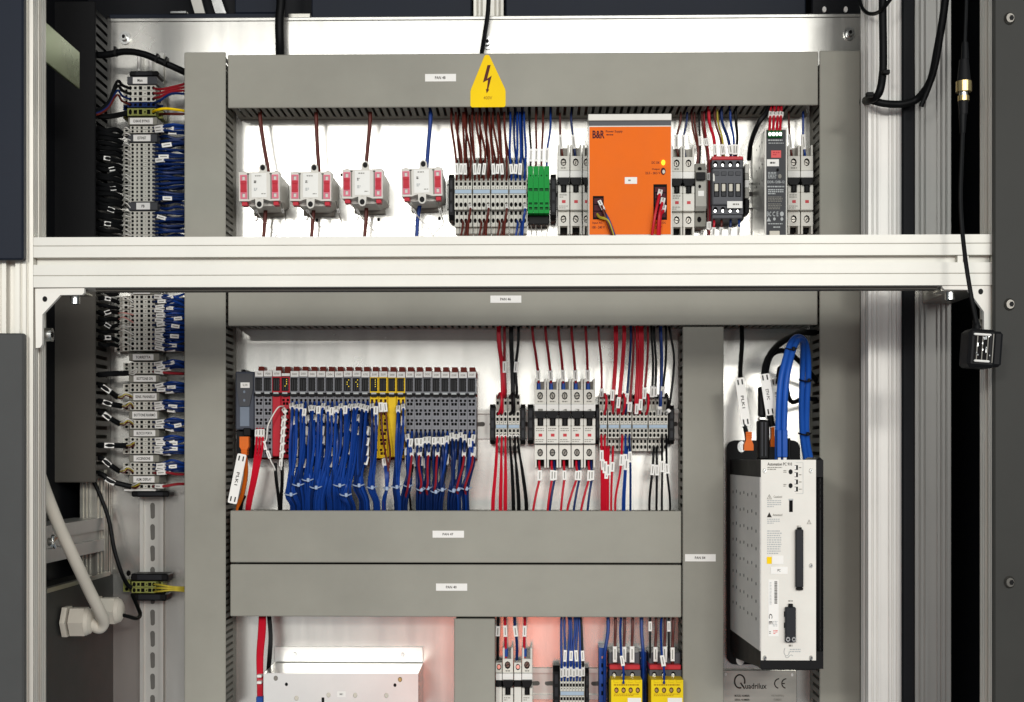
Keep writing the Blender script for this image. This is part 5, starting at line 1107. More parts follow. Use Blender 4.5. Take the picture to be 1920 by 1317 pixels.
# top row breakers
for x, xt, m_, nm, dy, lb in ((1052, 1050, 'w_brown', 'brown', 0, 'brown wire into the breaker past the green terminals'), (1076, 1071, 'w_navy', 'navy', 0, 'navy wire into the second breaker past the green terminals'),
                              (1269, 1276, 'w_brown', 'brown', 4, 'brown wire into the breaker half behind the orange supply'), (1282, 1288, 'w_navy', 'navy', 0, 'navy wire into the breaker beside the slim fuse holder'),
                              (1482, 1479, 'w_brown', 'brown', 10, 'brown wire into the breaker touching the slim dark supply'), (1507, 1506, 'w_blue', 'blue', 10, 'blue wire into the breaker next to the standing duct')):
    wire(nm + '_wire', [(xt, 190, -.035), (xt, 225, -.035), (x - 1, 262, -.034), (x + 2, 288, -.034), (x + 3, 295, -.03)], 2.1, m_, lb, 'wires of the top row breakers', marks=(.72,), mw=6.5, ml=27)
# orange supply
for i, (x0, m_, nm) in enumerate(((1124, 'w_brown', 'brown'), (1128, 'w_black', 'black'), (1122, 'w_gy', 'green_yellow'), (1130, 'w_blue', 'blue'))):
    y0 = (378, 386, 402, 392)[i]
    wire(nm + '_wire', [(x0 - 2, y0, -.118), (x0 + 3, y0 + 6, -.126), (1138 + i * 1.5, 415, -.128), (1149 + i * 1.8, 450, -.124), (1152 + i * 1.8, 480, -.12)], 2.6 if nm == 'green_yellow' else 2.1, m_, nm.replace('_', '-') + ' wire leaving the lower black cutout of the orange supply', 'wires of the orange supply', marks=((.10,) if i < 2 else ()), mw=7, ml=12)
for i, (x0, y0, xe) in enumerate(((1236, 362, 1222), (1241, 378, 1233), (1243, 392, 1236))):
    wire('red_wire', [(x0 + 2, y0 - 4, -.118), (x0, y0 + 6, -.126), ((x0 + xe) / 2 - 1, 405, -.13), (xe, 448, -.126), (xe, 480, -.12)], 2.7, 'w_red', 'red wire leaving the upper black cutout of the orange supply', 'wires of the orange supply', marks=(.05,), mw=8, ml=14)
# fuse holder and contactor
G2 = 'wires of the dark contactor'
for xt, x, ye, m_, nm in ((1297, 1306, 312, 'w_brown', 'brown'), (1310, 1311, 312, 'w_black', 'black'), (1302, 1308, 314, 'w_brown', 'brown')):
    wire(nm + '_wire', [(xt, 190, -.035), (xt + 1, 235, -.035), (x + 2, 280, -.038), (x, ye, -.036)], 1.8, m_, nm + ' wire dropping to the slim grey fuse holder', 'wires of the slim fuse holder', marks=((.62,) if nm == 'black' else ()), mw=5.5, ml=16)
for xt, x, m_, nm in ((1316, 1328, 'w_brown', 'brown'), (1320, 1331, 'w_darkred', 'dark_red')):
    wire(nm + '_wire', [(xt, 190, -.04), (xt + 1, 235, -.04), (x - 3, 285, -.045), (x, 330, -.045), (x, 392, -.048), (x - 1, 450, -.045)], 1.9, m_, nm.replace('_', ' ') + ' wire running past the narrow terminal slice', G2, marks=(.30, .55, .9), mw=5.5, ml=14)
for xt, x, m_, nm, rr_ in ((1329, 1341, 'w_red', 'red', 3.0), (1340, 1354, 'w_brown', 'brown', 2.0), (1345, 1357, 'w_gy', 'green_yellow', 1.8), (1353, 1370, 'w_navy', 'navy', 2.8), (1369, 1376, 'w_blue', 'blue', 2.2), (1379, 1380, 'w_black', 'black', 2.6)):
    wire(nm + '_wire', [(xt, 190, -.05), (xt + 1, 228, -.05), ((xt + x) / 2 + 3, 258, -.055), (x, 285, -.058), (x, 296, -.05)], rr_, m_, nm.replace('_', '-') + ' wire bending into the top of the dark contactor', G2, marks=(.84,), mw=7.5, ml=18)
for x, m_, nm in ((1338, 'w_red', 'red'), (1352, 'w_brown', 'brown'), (1369, 'w_navy', 'navy'), (1385, 'w_blue', 'blue')):
    wire(nm + '_wire', [(x, 408, -.05), (x + 1, 420, -.055), (x - 2, 450, -.05), (x - 2, 470, -.05)], 2.2, m_, nm + ' wire hanging out of the bottom of the dark contactor', G2, marks=(.45,), mw=7, ml=16)
for x in (1443, 1450, 1457, 1463):
    wire('red_wire', [(x, 246, -.128), (x, 238, -.126), (x + 1, 222, -.11), (x + 2, 205, -.08), (x + 2, 190, -.05)], 2.6, 'w_red', 'red wire looping up from the slim dark power supply', 'red wires of the slim dark supply', marks=(.42,), mw=7.5, ml=19)
for xs, lb in (((1424, 206, 1430, 222, 1418, 240), 'dangling black cable tail beside the slim dark supply'),):
    wire('black_cable', [(xs[0] + 20, 190, -.07), (xs[2] + 8, 210, -.08), (xs[2] - 8, 232, -.08), (1408, 268, -.06), (1404, 300, -.04)], 4.5, 'w_black', lb, None, cat='cable')
# ------------------------------------------------------------------ middle row, blue bundles
def slot(i, r, c): return MX0 + (i + .5) * PITCH + (-4.1 if c == 0 else 4.1), 752.5 + r * 18.6 + 2
def bundle(mods, rows, tie, end, label, group, name='blue_wire', m_='w_blue', rpx=2.6, bulge=0, skip=0.0, ywid=1.0, spread=5.0, marks=True, ml=18):
    k = 0; k_all = [(i, r, c) for i in mods for r in rows for c in (0, 1)]
    for i, r, c in k_all:
        if random.random() < skip: continue
        x, y = slot(i, r, c)
        a = k * 2.4; rr = math.sqrt((k + .5) / len(k_all))
        ox, oy = spread * rr * math.cos(a), .0058 * ywid * rr * math.sin(a)
        f = (r - rows[0]) / max(1, len(rows) - 1)
        front = -.098 + .014 * f
        xm = x + (tie[0] - x) * .35 + bulge * (1 - f) + R(-3.4, 3.4)
        pts = [(x, y, YM), (x + R(-.6, .6), y + 7, YM - .008), (x + (xm - x) * .4 + R(-1.5, 1.5), y + 25, front), (xm, y + (tie[1] - y) * .55, front + R(-.003, .003)), (tie[0] + ox, tie[1], -.088 + oy), (end[0] + ox * .9 + R(-1, 1), (tie[1] + end[1]) / 2 + 6, -.07 + oy), (end[0] + ox + R(-1, 1), end[1] + 18, -.045 + oy)]
        L = 230 - (y - 750)
        mk = ()
        if marks: mk = ((R(11, 32)) / L,) if r == rows[0] else ((R(16, 26) / L,) if random.random() < .5 else ())
        wire(name, pts, rpx * R(.88, 1.12), random.choice((m_, m_, 'w_blue2' if m_ == 'w_blue' else 'w_blue', 'w_navy')), label, group, marks=mk, k=3, n=6, mw=8)
        k += 1
def zip_tie(x, y, w_, label, Y=-.09, m_='tie'):
    t = thing('cable_tie', label, 'cable tie', U(x, y, Y), 'pale cable ties on the wire bundles'); s_ = S(Y); c = U(x, y, Y)
    pts = [c + Vector((math.cos(a) * w_ / 2 * s_, math.sin(a) * .0085, .0012 * math.cos(2 * a))) for a in [i * math.pi / 8 for i in range(17)]]
    MB().tube(pts, .001, m_, 5).build('strap', t, True)
    q = U(x + w_ * .12, y, Y); MB().box(q.x - .002, q.x + .0022, q.y - .0115, q.y - .008, q.z - .003, q.z + .0026, m_, .0008).build('lock_head', t)
BL = [([4], (545, 926), (554, 957), -1), ([5], (559, 908), (564, 957), 2), ([6], (577, 899), (576, 957), 0), ([7], (592, 913), (588, 957), 1), ([8], (607, 905), (601, 957), 4), ([9], (622, 915), (624, 957), 2), ([10], (636, 909), (642, 957), -1), ([11], (648, 927), (656, 957), 0), ([12], (672, 909), (683, 957), -4)]
GB = 'blue wires of the nine grey modules'
for k, (md, ti, en, bl) in enumerate(BL):
    bundle(md, [0, 1, 2, 3, 4, 5], ti, en, ['blue wire in the bundle nearest the red modules', 'blue wire in the second bundle from the red modules', 'blue wire in the third bundle from the red modules', 'blue wire in the fourth bundle from the red modules', 'blue wire in the middle bundle of the dense blue curtain', 'blue wire in the sixth bundle from the red modules', 'blue wire in the seventh bundle from the red modules', 'blue wire in the eighth bundle from the red modules', 'blue wire in the last bundle before the yellow modules'][k], GB, bulge=bl, spread=11)
    if k not in (4, 5): zip_tie(ti[0], ti[1] + 1, 22, ['pale tie low on the bundle nearest the red modules', 'pale tie on the second blue bundle from the red modules', 'highest pale tie, on the third blue bundle', 'pale tie on the fourth blue bundle', '', '', 'pale tie on the seventh blue bundle', 'lowest pale tie, on the eighth blue bundle', 'pale tie on the last blue bundle before the yellow modules'][k])
bundle([13], [0, 1, 2, 3], (696, 913), (706, 957), 'blue wire hanging from the first yellow module', 'blue wires of the yellow modules', spread=6.5); zip_tie(697, 914, 18, 'pale tie on the bundle of the first yellow module')
bundle([16], [0, 1, 2, 3], (743, 912), (746, 957), 'blue wire hanging from the last yellow module', 'blue wires of the yellow modules', spread=6.5); zip_tie(743, 913, 18, 'pale tie on the bundle of the last yellow module')
for c in (0, 1):
    x, y = slot(14, 0, c)
    wire('dark_wire', [(x, y, YM), (x, y + 10, YM - .01), (x + 3 + c * 2, y + 60, -.088), (x + 9, y + 100, -.086), (729 - c * 3, 890, -.086), (725, 916, -.085), (719 + c * 3, 940, -.07), (720 + c * 3, 975, -.045)], 1.9, 'w_brown', 'dark brown wire crossing the yellow terminal plugs', 'wires of the second yellow module', marks=(.07,))
for c in range(3):
    wire('blue_wire', [(720 + 3 * c, 858, -.07), (722 + 3 * c, 880, -.085), (724 + c, 916, -.086), (718 + 2 * c, 940, -.07), (719 + 2 * c, 975, -.045)], 2.1, 'w_blue', 'blue wire in the thin bundle under the second yellow module', 'wires of the second yellow module', marks=(.1,))
zip_tie(725, 916, 12, 'pale tie on the thin bundle under the second yellow module')
BR = [([17], (764, 911), (757, 957)), ([18], (788, 918), (787, 957)), ([19], (800, 915), (800, 957)), ([20], (815, 922), (814, 957)), ([21], (827, 918), (823, 957)), ([22], (848, 920), (846, 957)), ([23], (857, 917), (858, 957)), ([24], (872, 916), (873, 957))]
o8 = ['first', 'second', 'third', 'fourth', 'fifth', 'sixth', 'seventh', 'last']
for k, (md, ti, en) in enumerate(BR):
    bundle(md, [3, 4, 5], ti, en, f'navy wire in the {o8[k]} bundle past the yellow modules', 'navy wires of the eight grey modules', m_='w_navy', name='navy_wire', spread=6.5)
    zip_tie(ti[0] + 1, ti[1], 17 if k < 7 else 21, f'pale tie on the {o8[k]} navy bundle past the yellow modules')
    if k in (0, 1, 2, 3, 6, 7):
        x = slot(md[0], 5, 1)[0] - (2 if k else 0)
        wire('red_wire', [(x + 1, 842, -.080), (x, 850, -.098), (x - 2, 872, -.108), (ti[0] + 2, 905, -.104), (ti[0], 918, -.098), (en[0] + 2, 940, -.07), (en[0] + 2, 975, -.045)], 2.2, 'w_darkred', f'red wire on the {o8[k]} navy bundle past the yellow modules', 'red wires on the navy bundles', marks=(.12,))
    if k in (0, 4, 7):
        wire('black_wire', [(ti[0] + 10, 850, -.078), (ti[0] + 9, 880, -.088), (ti[0] + 3, 914, -.09), (en[0] + 12 if k == 0 else en[0] + 4, 940, -.07), (en[0] + 15 if k == 0 else en[0] + 5, 975, -.045)], 2.1, 'w_black', f'black wire beside the {o8[k]} navy bundle past the yellow modules', 'black wires beside the navy bundles', marks=(.1,))
# red feed wires and shields at the head of the row
for i in range(6):
    x0 = 482 + (i % 3) * 5.5; y0 = 806 + (i // 3) * 17
    wire('red_wire', [(x0, y0 - 2, YM), (x0, y0 + 8, -.085), (x0 - 3, 850, -.095), (472 + i * 1.6, 900, -.092), (463 + i * 1.4, 945, -.075), (461 + i, 978, -.045)], 2.5, 'w_red', 'red feed wire hanging from the first two grey modules', 'red feed wires of the module row', marks=(.09,))
wire('white_wire', [(532, 762, -.074), (522, 764, -.088), (511, 780, -.09), (502, 800, -.09), (500, 822, -.09), (496, 835, -.09), (503, 850, -.088), (508, 865, -.085), (514, 876, -.08), (517, 888, -.075)], 1.3, 'w_white', 'white wire winding in front of the red module', None, marks=(.62, .74), mw=6, ml=15)
for k in range(6):
    y = 766 + k * 15
    wire('shield_wire', [(530 - k * .6, y, -.074), (534 - k * .8, y + 5, -.088), (535 - k, y + 14, -.09), (532 - k, y + 26, -.088), (530 - k * .5, y + 40, -.082)], 1.5, 'w_white', 'white shield wire along the edge of the red module', 'white shield wires of the red module', marks=(.3, .75), mw=7, ml=13)
for k, (x, xb_) in enumerate(((516, 525), (529, 526))):
    wire('black_cable', [(x, 868 - k * 4, -.075), (x + (2 if k == 0 else 0), 900, -.075), (xb_ - (2 if k == 0 else -1), 940, -.062), (xb_, 978, -.045)], 3.2, 'w_black', ['black cable below the red modules, further from the blue wires', 'black cable below the red modules, against the blue wires'][k], 'black cables below the red modules', cat='cable', n=8)
wire('orange_cable', [(457, 852, -.092), (460, 862, -.086), (461, 890, -.08), (455, 925, -.075), (447, 950, -.06), (444, 980, -.045)], 4.2, 'w_orange', 'orange network cable behind the white PLK1 tag', None, cat='cable', n=8)
wire('black_cable', [(458, 930, -.066), (452, 945, -.062), (448, 985, -.05)], 4.2, 'w_black', 'black cable end under the white PLK1 tag', None, cat='cable', n=8)
# red and black pair group
G3 = 'wires of the red and black terminals'
for xt, x, y, m_, nm, mk in ((934, 941, 776, 'w_red', 'red', ()), (937, 944, 745, 'w_red', 'red', ()), (946, 947, 745, 'w_darkred', 'dark_red', (.60,)), (957, 960, 776, 'w_black', 'black', ()), (960, 963, 776, 'w_black', 'black', ()), (972, 968, 745, 'w_black', 'black', (.60,))):
    wire(nm + '_wire', [(xt, 598, -.045), (xt, 640, -.048), (x - 1, 690, -.055), (x + 1, y - 12, -.055), (x, y, -.045)], 2.6, m_, nm.replace('_', ' ') + ' wire coming down to the terminals beside the module row', G3, marks=mk, mw=7, ml=22)
for i in range(6):
    red = i < 3; x = 933 + i * 7.4 + (2 if not red else 0); xe = (923, 937, 946, 961, 971, 985)[i]
    for k in range(2):
        wire(('red' if red else 'black') + '_wire', [(x, (816, 838)[k], -.04), (x + R(-1, 1), (826, 846)[k], -.058), ((x + xe) / 2 + k * 2, 885, -.06), (xe + k * 3, 940, -.055), (xe + k * 3, 978, -.045)], 2.2, 'w_red' if red else 'w_black', ('red' if red else 'black') + ' wire leaving the terminals beside the module row downward', G3, marks=((.05,) if k == 0 else ()), mw=6, ml=16)
for xa, xb_, m_, nm in ((934, 941, 'w_red', 'red'), (957, 964, 'w_black', 'black')):
    wire(nm + '_jumper', [(xa, 746, -.036), (xa + 3, 738, -.055), (xb_ - 1, 742, -.06), (xb_ - 1, 762, -.06), (xa + 1, 777, -.05)], 2.5, m_, nm + ' jumper looping over the terminals beside the module row', G3)
# five breakers
for i in range(5):
    x = 1009 + i * 23.2; xt = 998 + i * 24.4 + (2 if i == 4 else 0)
    wire('red_wire', [(xt, 598, -.05), (xt + 1, 628, -.05), ((xt + x) / 2 + 1, 665, -.048), (x, 700, -.04), (x + 1, 722, -.034), (x + 1, 732, -.03)], 2.5, 'w_darkred', f'dark red wire feeding the {pos5[i]} breaker of the five', 'wires feeding the five breakers', marks=(.78,), mw=7.5, ml=20)
    p = U(x + 1, 725, -.034); o = MB().cyl(p + Vector((0, 0, .006)), p + Vector((0, 0, -.006)), .0026, 'blueplug', 10, r2=.0034).build('wire_ferrule', None, True); tag(o, f'blue ferrule in the top clamp of the {pos5[i]} breaker', 'ferrule', 'blue ferrules of the five breakers')
    for k in range(2 if i in (1, 3, 4) else 1):
        xe = (1000, 1027, 1052, 1064, 1090)[i] + k * (12 if i != 1 else 4); xx = x + 2 + k * 5
        m_ = 'w_red' if k == 0 else 'w_navy'; nm = 'red' if k == 0 else 'navy'
        wire(nm + '_wire', [(xx, 860, -.03), (xx, 872, -.038), (xx + 1, 895, -.045), ((xx + xe) / 2, 925, -.05), (xe, 955, -.05), (xe - 1, 978, -.045)], 2.2, m_, f'{nm} wire leaving the {pos5[i]} breaker of the five downward', 'wires leaving the five breakers', marks=(.30,), mw=7.5, ml=19)
# terminals beyond the breakers
G4 = 'wires of the terminals past the five breakers'
for xt, x, y, m_, nm, mk in ((1122, 1127, 745, 'w_darkred', 'dark_red', (.90,)), (1152, 1147, 760, 'w_red', 'red', (.84,)), (1156, 1149, 776, 'w_red', 'red', ()), (1168, 1158, 776, 'w_red', 'red', (.84,)), (1171, 1161, 776, 'w_red', 'red', ()), (1182, 1173, 776, 'w_navy', 'navy', (.80,)), (1187, 1180, 776, 'w_darkred', 'dark_red', (.88,)), (1193, 1190, 776, 'w_red', 'red', ()), (1198, 1193, 776, 'w_red', 'red', (.9,)), (1201, 1197, 776, 'w_red', 'red', ()), (1204, 1200, 776, 'w_red', 'red', (.86,)), (1214, 1207, 760, 'w_darkred', 'dark_red', (.82,)), (1221, 1222, 745, 'w_black', 'black', (.88,)), (1226, 1228, 745, 'w_black', 'black', (.88,)), (1237, 1236, 776, 'w_navy', 'navy', (.93,)), (1239, 1238, 776, 'w_blue', 'blue', ()), (1248, 1242, 745, 'w_black', 'black', (.88,)), (1251, 1247, 776, 'w_black', 'black', (.95,))):
    bend = 12 if xt == 1251 else 0
    wire(nm + '_wire', [(xt, 598, -.045), (xt + 1 + bend * .5, 632, -.048), ((xt + x) / 2 + 3 + bend, 680, -.055), (x + 1 + bend * .6, y - 16, -.060), (x, y, -.046)], 2.2, m_, nm.replace('_', ' ') + ' wire coming down to the terminals past the five breakers', G4, marks=mk, mw=7.5, ml=20)
for xa, m_, nm in ((1131, 'w_red', 'red'), (1166, 'w_red', 'red'), (1210, 'w_red', 'red'), (1246, 'w_black', 'black')):
    wire(nm + '_jumper', [(xa, 746, -.036), (xa + 3, 739, -.055), (xa + 6, 748, -.062), (xa + 5, 765, -.060), (xa + 2, 777, -.048)], 2.4, m_, nm + ' jumper looping over the terminals past the five breakers', G4)
for x, y, xe, m_, nm in ((1127, 816, 1128, 'w_red', 'red'), (1130, 838, 1133, 'w_red', 'red'), (1134, 816, 1131, 'w_red', 'red'), (1137, 838, 1136, 'w_red', 'red'), (1141, 838, 1140, 'w_red', 'red'), (1149, 838, 1146, 'w_red', 'red'), (1167, 816, 1154, 'w_red', 'red'), (1173, 816, 1168, 'w_blue', 'blue'), (1176, 838, 1171, 'w_blue', 'blue'), (1181, 816, 1182, 'w_navy', 'navy'), (1226, 838, 1218, 'w_black', 'black'), (1232, 838, 1231, 'w_black', 'black'), (1242, 816, 1241, 'w_black', 'black'), (1249, 816, 1256, 'w_black', 'black')):
    wire(nm + '_wire', [(x, y, -.044), (x + R(-1, 1), y + 10, -.056), (x + (xe - x) * .3 + R(-1, 1), 880, -.056), (xe, 935, -.052), (xe, 978, -.045)], 2.3, m_, nm + ' wire leaving the terminals past the five breakers downward', G4, marks=(R(.25, .42),), mw=7.5, ml=20)
# ------------------------------------------------------------------ bottom row wires
for i in range(5):
    wire('red_wire', [(488 + i * 2.2, 1145, -.045), (486 + i * 2.5, 1185, -.06), (483 + i * 2.2, 1230, -.075), (484 + i * 1.8, 1280, -.09), (485 + i * 1.5, 1345, -.09)], 2.5, 'w_red', 'red wire in the loose bundle beside the aluminium chassis', 'loose bundle beside the chassis')
for i in range(3):
    wire('black_wire', [(501 + i * 2.4, 1145, -.04), (505 + i * 2.3, 1190, -.05), (503 + i * 2.6, 1230, -.055), (500 + i * 2, 1270, -.05)], 1.8, 'w_black', 'black wire in the loose bundle beside the aluminium chassis', 'loose bundle beside the chassis')
for y in (1266, 1278):
    b = MB(); pbox(b, 481.5, y, 490, y + 5, -.10, -.088, 'paper', .0006); o = b.build('wire_clip'); tag(o, ['upper white clip on the loose red bundle', 'lower white clip on the loose red bundle'][y > 1270], 'clip', 'white clips on the red bundle')
b = MB(); pbox(b, 480, 1307, 493, 1345, -.10, -.085, 'blueplug', .001); o = b.build('wire_connector'); tag(o, 'blue connector at the end of the loose red bundle', 'connector')
G5 = 'wires of the bottom row'
for x, xt, m_, nm, lb, fer in ((933, 934, 'w_black', 'black', 'black wire into the auxiliary contact against the short duct', 0), (948, 947, 'w_red', 'red', 'red wire into the bottom row breaker nearest the short duct', 1), (969, 965, 'w_navy', 'navy', 'navy wire into the auxiliary contact between the breakers', 0), (983, 984, 'w_red', 'red', 'red wire into the bottom row breaker nearest the bare rail', 1)):
    wire(nm + '_wire', [(xt, 1145, -.045), (xt, 1170, -.044), (x, 1205, -.038), (x, 1238, -.032)], 2.6, m_, lb, G5, marks=(.40,), mw=7.5, ml=20)
    if fer:
        p = U(x, 1222, -.034); o = MB().cyl(p + Vector((0, 0, .005)), p + Vector((0, 0, -.007)), .0038, 'blueplug', 10).build('wire_ferrule', None, True); tag(o, 'blue ferrule on the red wire of the bottom breaker ' + ('nearest the short duct' if x < 960 else 'nearest the bare rail'), 'ferrule', 'blue ferrules of the bottom breakers')
for i in range(8):
    x = 1053 + i * 5.75; xt = 1055 + i * 5 + R(-2, 2)
    wire('blue_wire' if i < 7 else 'black_wire', [(xt, 1145, -.045), (xt + R(-2, 3), 1180, -.05), (x + R(-2, 2), 1220, -.055), (x, 1250, -.058), (x, 1276, -.046)], 2.2, 'w_blue' if i < 7 else 'w_black', ('blue' if i < 7 else 'black') + ' wire into the eight-pole terminals of the bottom row', G5, marks=((.62, .84) if i % 2 else (.86,)), mw=6, ml=20)
for x0 in (1143, 1219):
    for j, f in enumerate((10, 27, 42)):
        x = x0 + f; wire('brown_wire', [(x + 1, 1145, -.05), (x + 1, 1180, -.055), (x, 1212, -.062), (x, 1243, -.064), (x, 1252, -.058)], 2.6, 'w_brown', 'brown sleeved wire of the yellow-fronted contactor ' + ('beside the tall blue terminal' if x0 == 1143 else 'touching the standing duct'), G5, marks=(.74,), mw=8, ml=27)
    x = x0 + 20
    wire('blue_wire', [(x + 3, 1145, -.05), (x, 1180, -.06), (x + 2, 1225, -.085), (x + 6, 1255, -.095), (x + 6, 1282, -.108)], 2.2, 'w_blue', 'blue wire into the yellow front of the contactor ' + ('beside the tall blue terminal' if x0 == 1143 else 'touching the standing duct'), G5, marks=(.70,), mw=7.5, ml=20)
for x, xt, lb in ((1134, 1140, 'blue wire into the tall blue terminal'), (1206, 1203, 'blue wire between the two yellow-fronted contactors')):
    wire('blue_wire', [(xt, 1145, -.045), (xt, 1185, -.05), (x, 1225, -.055), (x, 1260, -.05), (x, 1345, -.05)], 3.2, 'w_blue', lb, G5)
for x in (1219, 1254):
    wire('black_wire', [(x, 1145, -.05), (x, 1180, -.055), (x, 1222, -.058), (x, 1238, -.056)], 2.0, 'w_black', 'black wire above the yellow-fronted contactor touching the standing duct', G5, marks=(.32,), mw=6.5, ml=18)
# ------------------------------------------------------------------ cables of the white computer
wire('black_cable', [(1391, 598, -.04), (1391, 622, -.05), (1391, 650, -.10), (1388, 700, -.15), (1391, 770, -.18), (1400, 815, -.19), (1402, 835, -.19)], 4.2, 'rubber', 'black cable behind the PLK1 tag above the white computer', 'cables above the white computer', cat='cable', n=10)
cable_tag(1393, 754, 17, 91, rad(-8), -.19, 'PLK1', 'white tag lettered PLK1 above the white computer')
plug(1395.5, 810, 1413, 845, -.195, 'orange network plug standing on the white computer, at its edge', up=True, group='plugs of the white computer')
wire('black_cable', [(1535, 624, -.04), (1518, 624, -.065), (1500, 625, -.10), (1463, 644, -.14), (1440, 672, -.17), (1433, 705, -.19), (1440, 760, -.20), (1448, 800, -.2)], 6.0, 'rubber', 'thick black cable arching behind the ETH PC tag', 'cables above the white computer', cat='cable', n=10)
cable_tag(1439.5, 740, 18, 78, rad(-9), -.21, 'ETH PC', 'white tag lettered ETH PC beside the blue cables')
wire('black_cable', [(1532, 716, -.05), (1512, 692, -.09), (1480, 662, -.13), (1455, 660, -.15), (1440, 680, -.16), (1432, 740, -.17), (1430, 800, -.18)], 5.0, 'rubber', 'black cable arching behind the blue pair, inner one', 'cables above the white computer', cat='cable', n=10)
wire('black_cable', [(1532, 749, -.05), (1505, 748, -.10), (1482, 752, -.13), (1470, 700, -.14), (1462, 690, -.14), (1458, 720, -.14)], 4.2, 'rubber', 'short black cable crossing behind the blue pair', 'cables above the white computer', cat='cable', n=10)
cable_tag(1456, 745, 15, 70, rad(-6), -.13, 'ETH', 'white tag half hidden behind the blue cables')
t = thing('cable_connector', 'tall black connector between the orange plugs on the white computer', 'connector', U(1431, 862, -.2))
b = MB(); pbox(b, 1422, 788, 1443, 862, -.205, -.185, 'blackplastic', .002); b.build('shell', t)
for x in (1429, 1436): b = MB(); pbox(b, x - .8, 792, x + .8, 856, -.2062, -.205, 'contactor', .0003); b.build('rib', t)
b = MB(); pbox(b, 1423, 725, 1434, 782, -.200, -.188, 'blackplastic', .002); b.build('neck', t); b = MB(); pbox(b, 1424, 782.5, 1436, 787.5, -.202, -.186, 'steel', .0006); b.build('collar', t)
plug(1445, 801, 1454, 838, -.205, 'orange network plug half hidden beside the blue cables', up=True, group='plugs of the white computer')
for k in range(2):
    dx = k * 11
    wire('blue_cable', [(1458 + dx, 862, -.225), (1459 + dx, 800, -.225), (1463 + dx, 720, -.225), (1474 + dx * .9, 668, -.22), (1484 + dx * .9, 641, -.21), (1497 + dx * .6, 632 + k * 6, -.19), (1511 - k * 5, 645 + k * 9, -.17), (1516 - k * 11, 690, -.15), (1513 - k * 10, 760, -.14), (1513 - k * 8, 820, -.13), (1521 - k * 9, 866, -.12)], 5.6, 'cable_blue', ['outer of the two blue cables arching over the white computer', 'inner of the two blue cables arching over the white computer'][k], 'blue cables above the white computer', cat='cable', n=10, k=5)
for x, y, w_, Y, lb in ((1483, 655, 22, -.215, 'black tie near the top of the blue cable arch'), (1511, 714, 26, -.147, 'black tie midway down the blue cable arch'), (1509, 814, 24, -.132, 'black tie low on the blue cable arch')):
    zip_tie(x, y, w_, lb, Y, 'black')
for x0, x1, lb in ((1457, 1466, 'blue plug on the white computer, nearer the tall black connector'), (1467, 1477, 'blue plug on the white computer, nearer the standing duct')):
    t = thing('network_plug', lb, 'plug', U(x0, 864, -.23), 'plugs of the white computer'); b = MB(); pbox(b, x0, 806, x1, 858, -.236, -.22, 'cable_blue', .001); b.build('boot', t); b = MB(); pbox(b, x0 + 2, 858.5, x1 - 2, 864, -.234, -.222, 'white'); b.build('tip', t)
b = MB(); pbox(b, 1477.5, 822, 1482.5, 862, -.22, -.20, 'blackplastic', .001); o = b.build('cable_connector'); tag(o, 'thin black connector beside the blue plugs on the white computer', 'connector')
# ------------------------------------------------------------------ terminal column wires
GL_ = 'blue wires of the terminal column'
def vset(ys, sec, red=()):
    for j, y in enumerate(ys):
        m_, nm = ('w_darkred', 'red') if j in red else ('w_navy', 'navy')
        dy = R(-5, 5)
        wire(nm + '_wire', [(288, y, -.046), (296, y + R(-1, 1), -.056), (312 + R(-4, 4), y + dy * .5 + R(-2, 2), -.058), (330, y + dy, -.052), (352, y + dy * 1.2, -.045)], R(2.2, 2.7), m_, f'{nm} wire leaving the column terminals under the {sec} label', GL_, marks=(R(.25, .35),) if sec not in ('ESTINST', 'PB') else ((R(.3, .6),) if random.random() < .25 else ()), mw=7.5, ml=17, n=6)
        if sec not in ('ESTINST', 'PB', 'Main') and j not in red:
            wire('navy_wire', [(300, y + 1, -.03), (312, y + 3, -.046), (328, y + dy + 3, -.05), (352, y + dy + 4, -.042)], 2.3, 'w_navy', f'navy wire of the lower level under the {sec} label', GL_, marks=(R(.4, .6),), mw=7, ml=16)
            wire('navy_wire', [(298, y - 1, -.035), (310, y - 4 + R(-2, 2), -.05), (326, y + dy - 5, -.054), (352, y - dy - 3, -.045)], 2.3, 'w_blue', f'blue wire arching over the others under the {sec} label', GL_, marks=((R(.45, .75),) if j % 2 else ()), mw=7, ml=15)
vset([239.5, 246], 'CHIAVE BYPASS'); vset([268.5 + 7.33 * (i + .5) for i in range(15)], 'ESTINST'); vset([396.5 + 7.36 * (i + .5) for i in range(7)], 'PB')
for i in range(24):                                                   # second layer behind, where the blue wires lie thickest
    y = 240 + i * 8.8; wire('navy_wire', [(298, y, -.03), (312, y + R(-3, 3), -.042), (332, y + R(-4, 4), -.040), (354, y + R(-6, 6), -.04)], 2.8, 'w_navy', 'navy wire in the rear layer beside the long terminal run', GL_, n=6)
vset([553 + 8.75 * (i + .5) for i in range(12)], 'PT100'); vset([682.5, 690, 697.5], 'TORRETTA', (2,)); vset([723, 731.5], 'BOTTONE ON'); vset([757, 765.5], 'SENS. PANNELLI'); vset([792, 800.5], 'BOTTONE RIARMO'); vset([824.5, 832, 840, 847.5], 'BLOCCO PORTA'); vset([872, 879.5, 887], 'ACCENSIONE', (2,)); vset([912.5], 'ALIM. DISPLAY', (0,))
for i in range(4): wire('brown_wire', [(289, 166 + i * 9, -.046), (300, 168 + i * 7, -.056), (322, 164 + i * 4, -.056), (354, 156 + i * 7, -.05)], 2.6, 'w_darkred' if i < 3 else 'w_navy', 'dark red wire beside the Main label' if i < 3 else 'navy wire beside the Main label', 'wires beside the Main label')
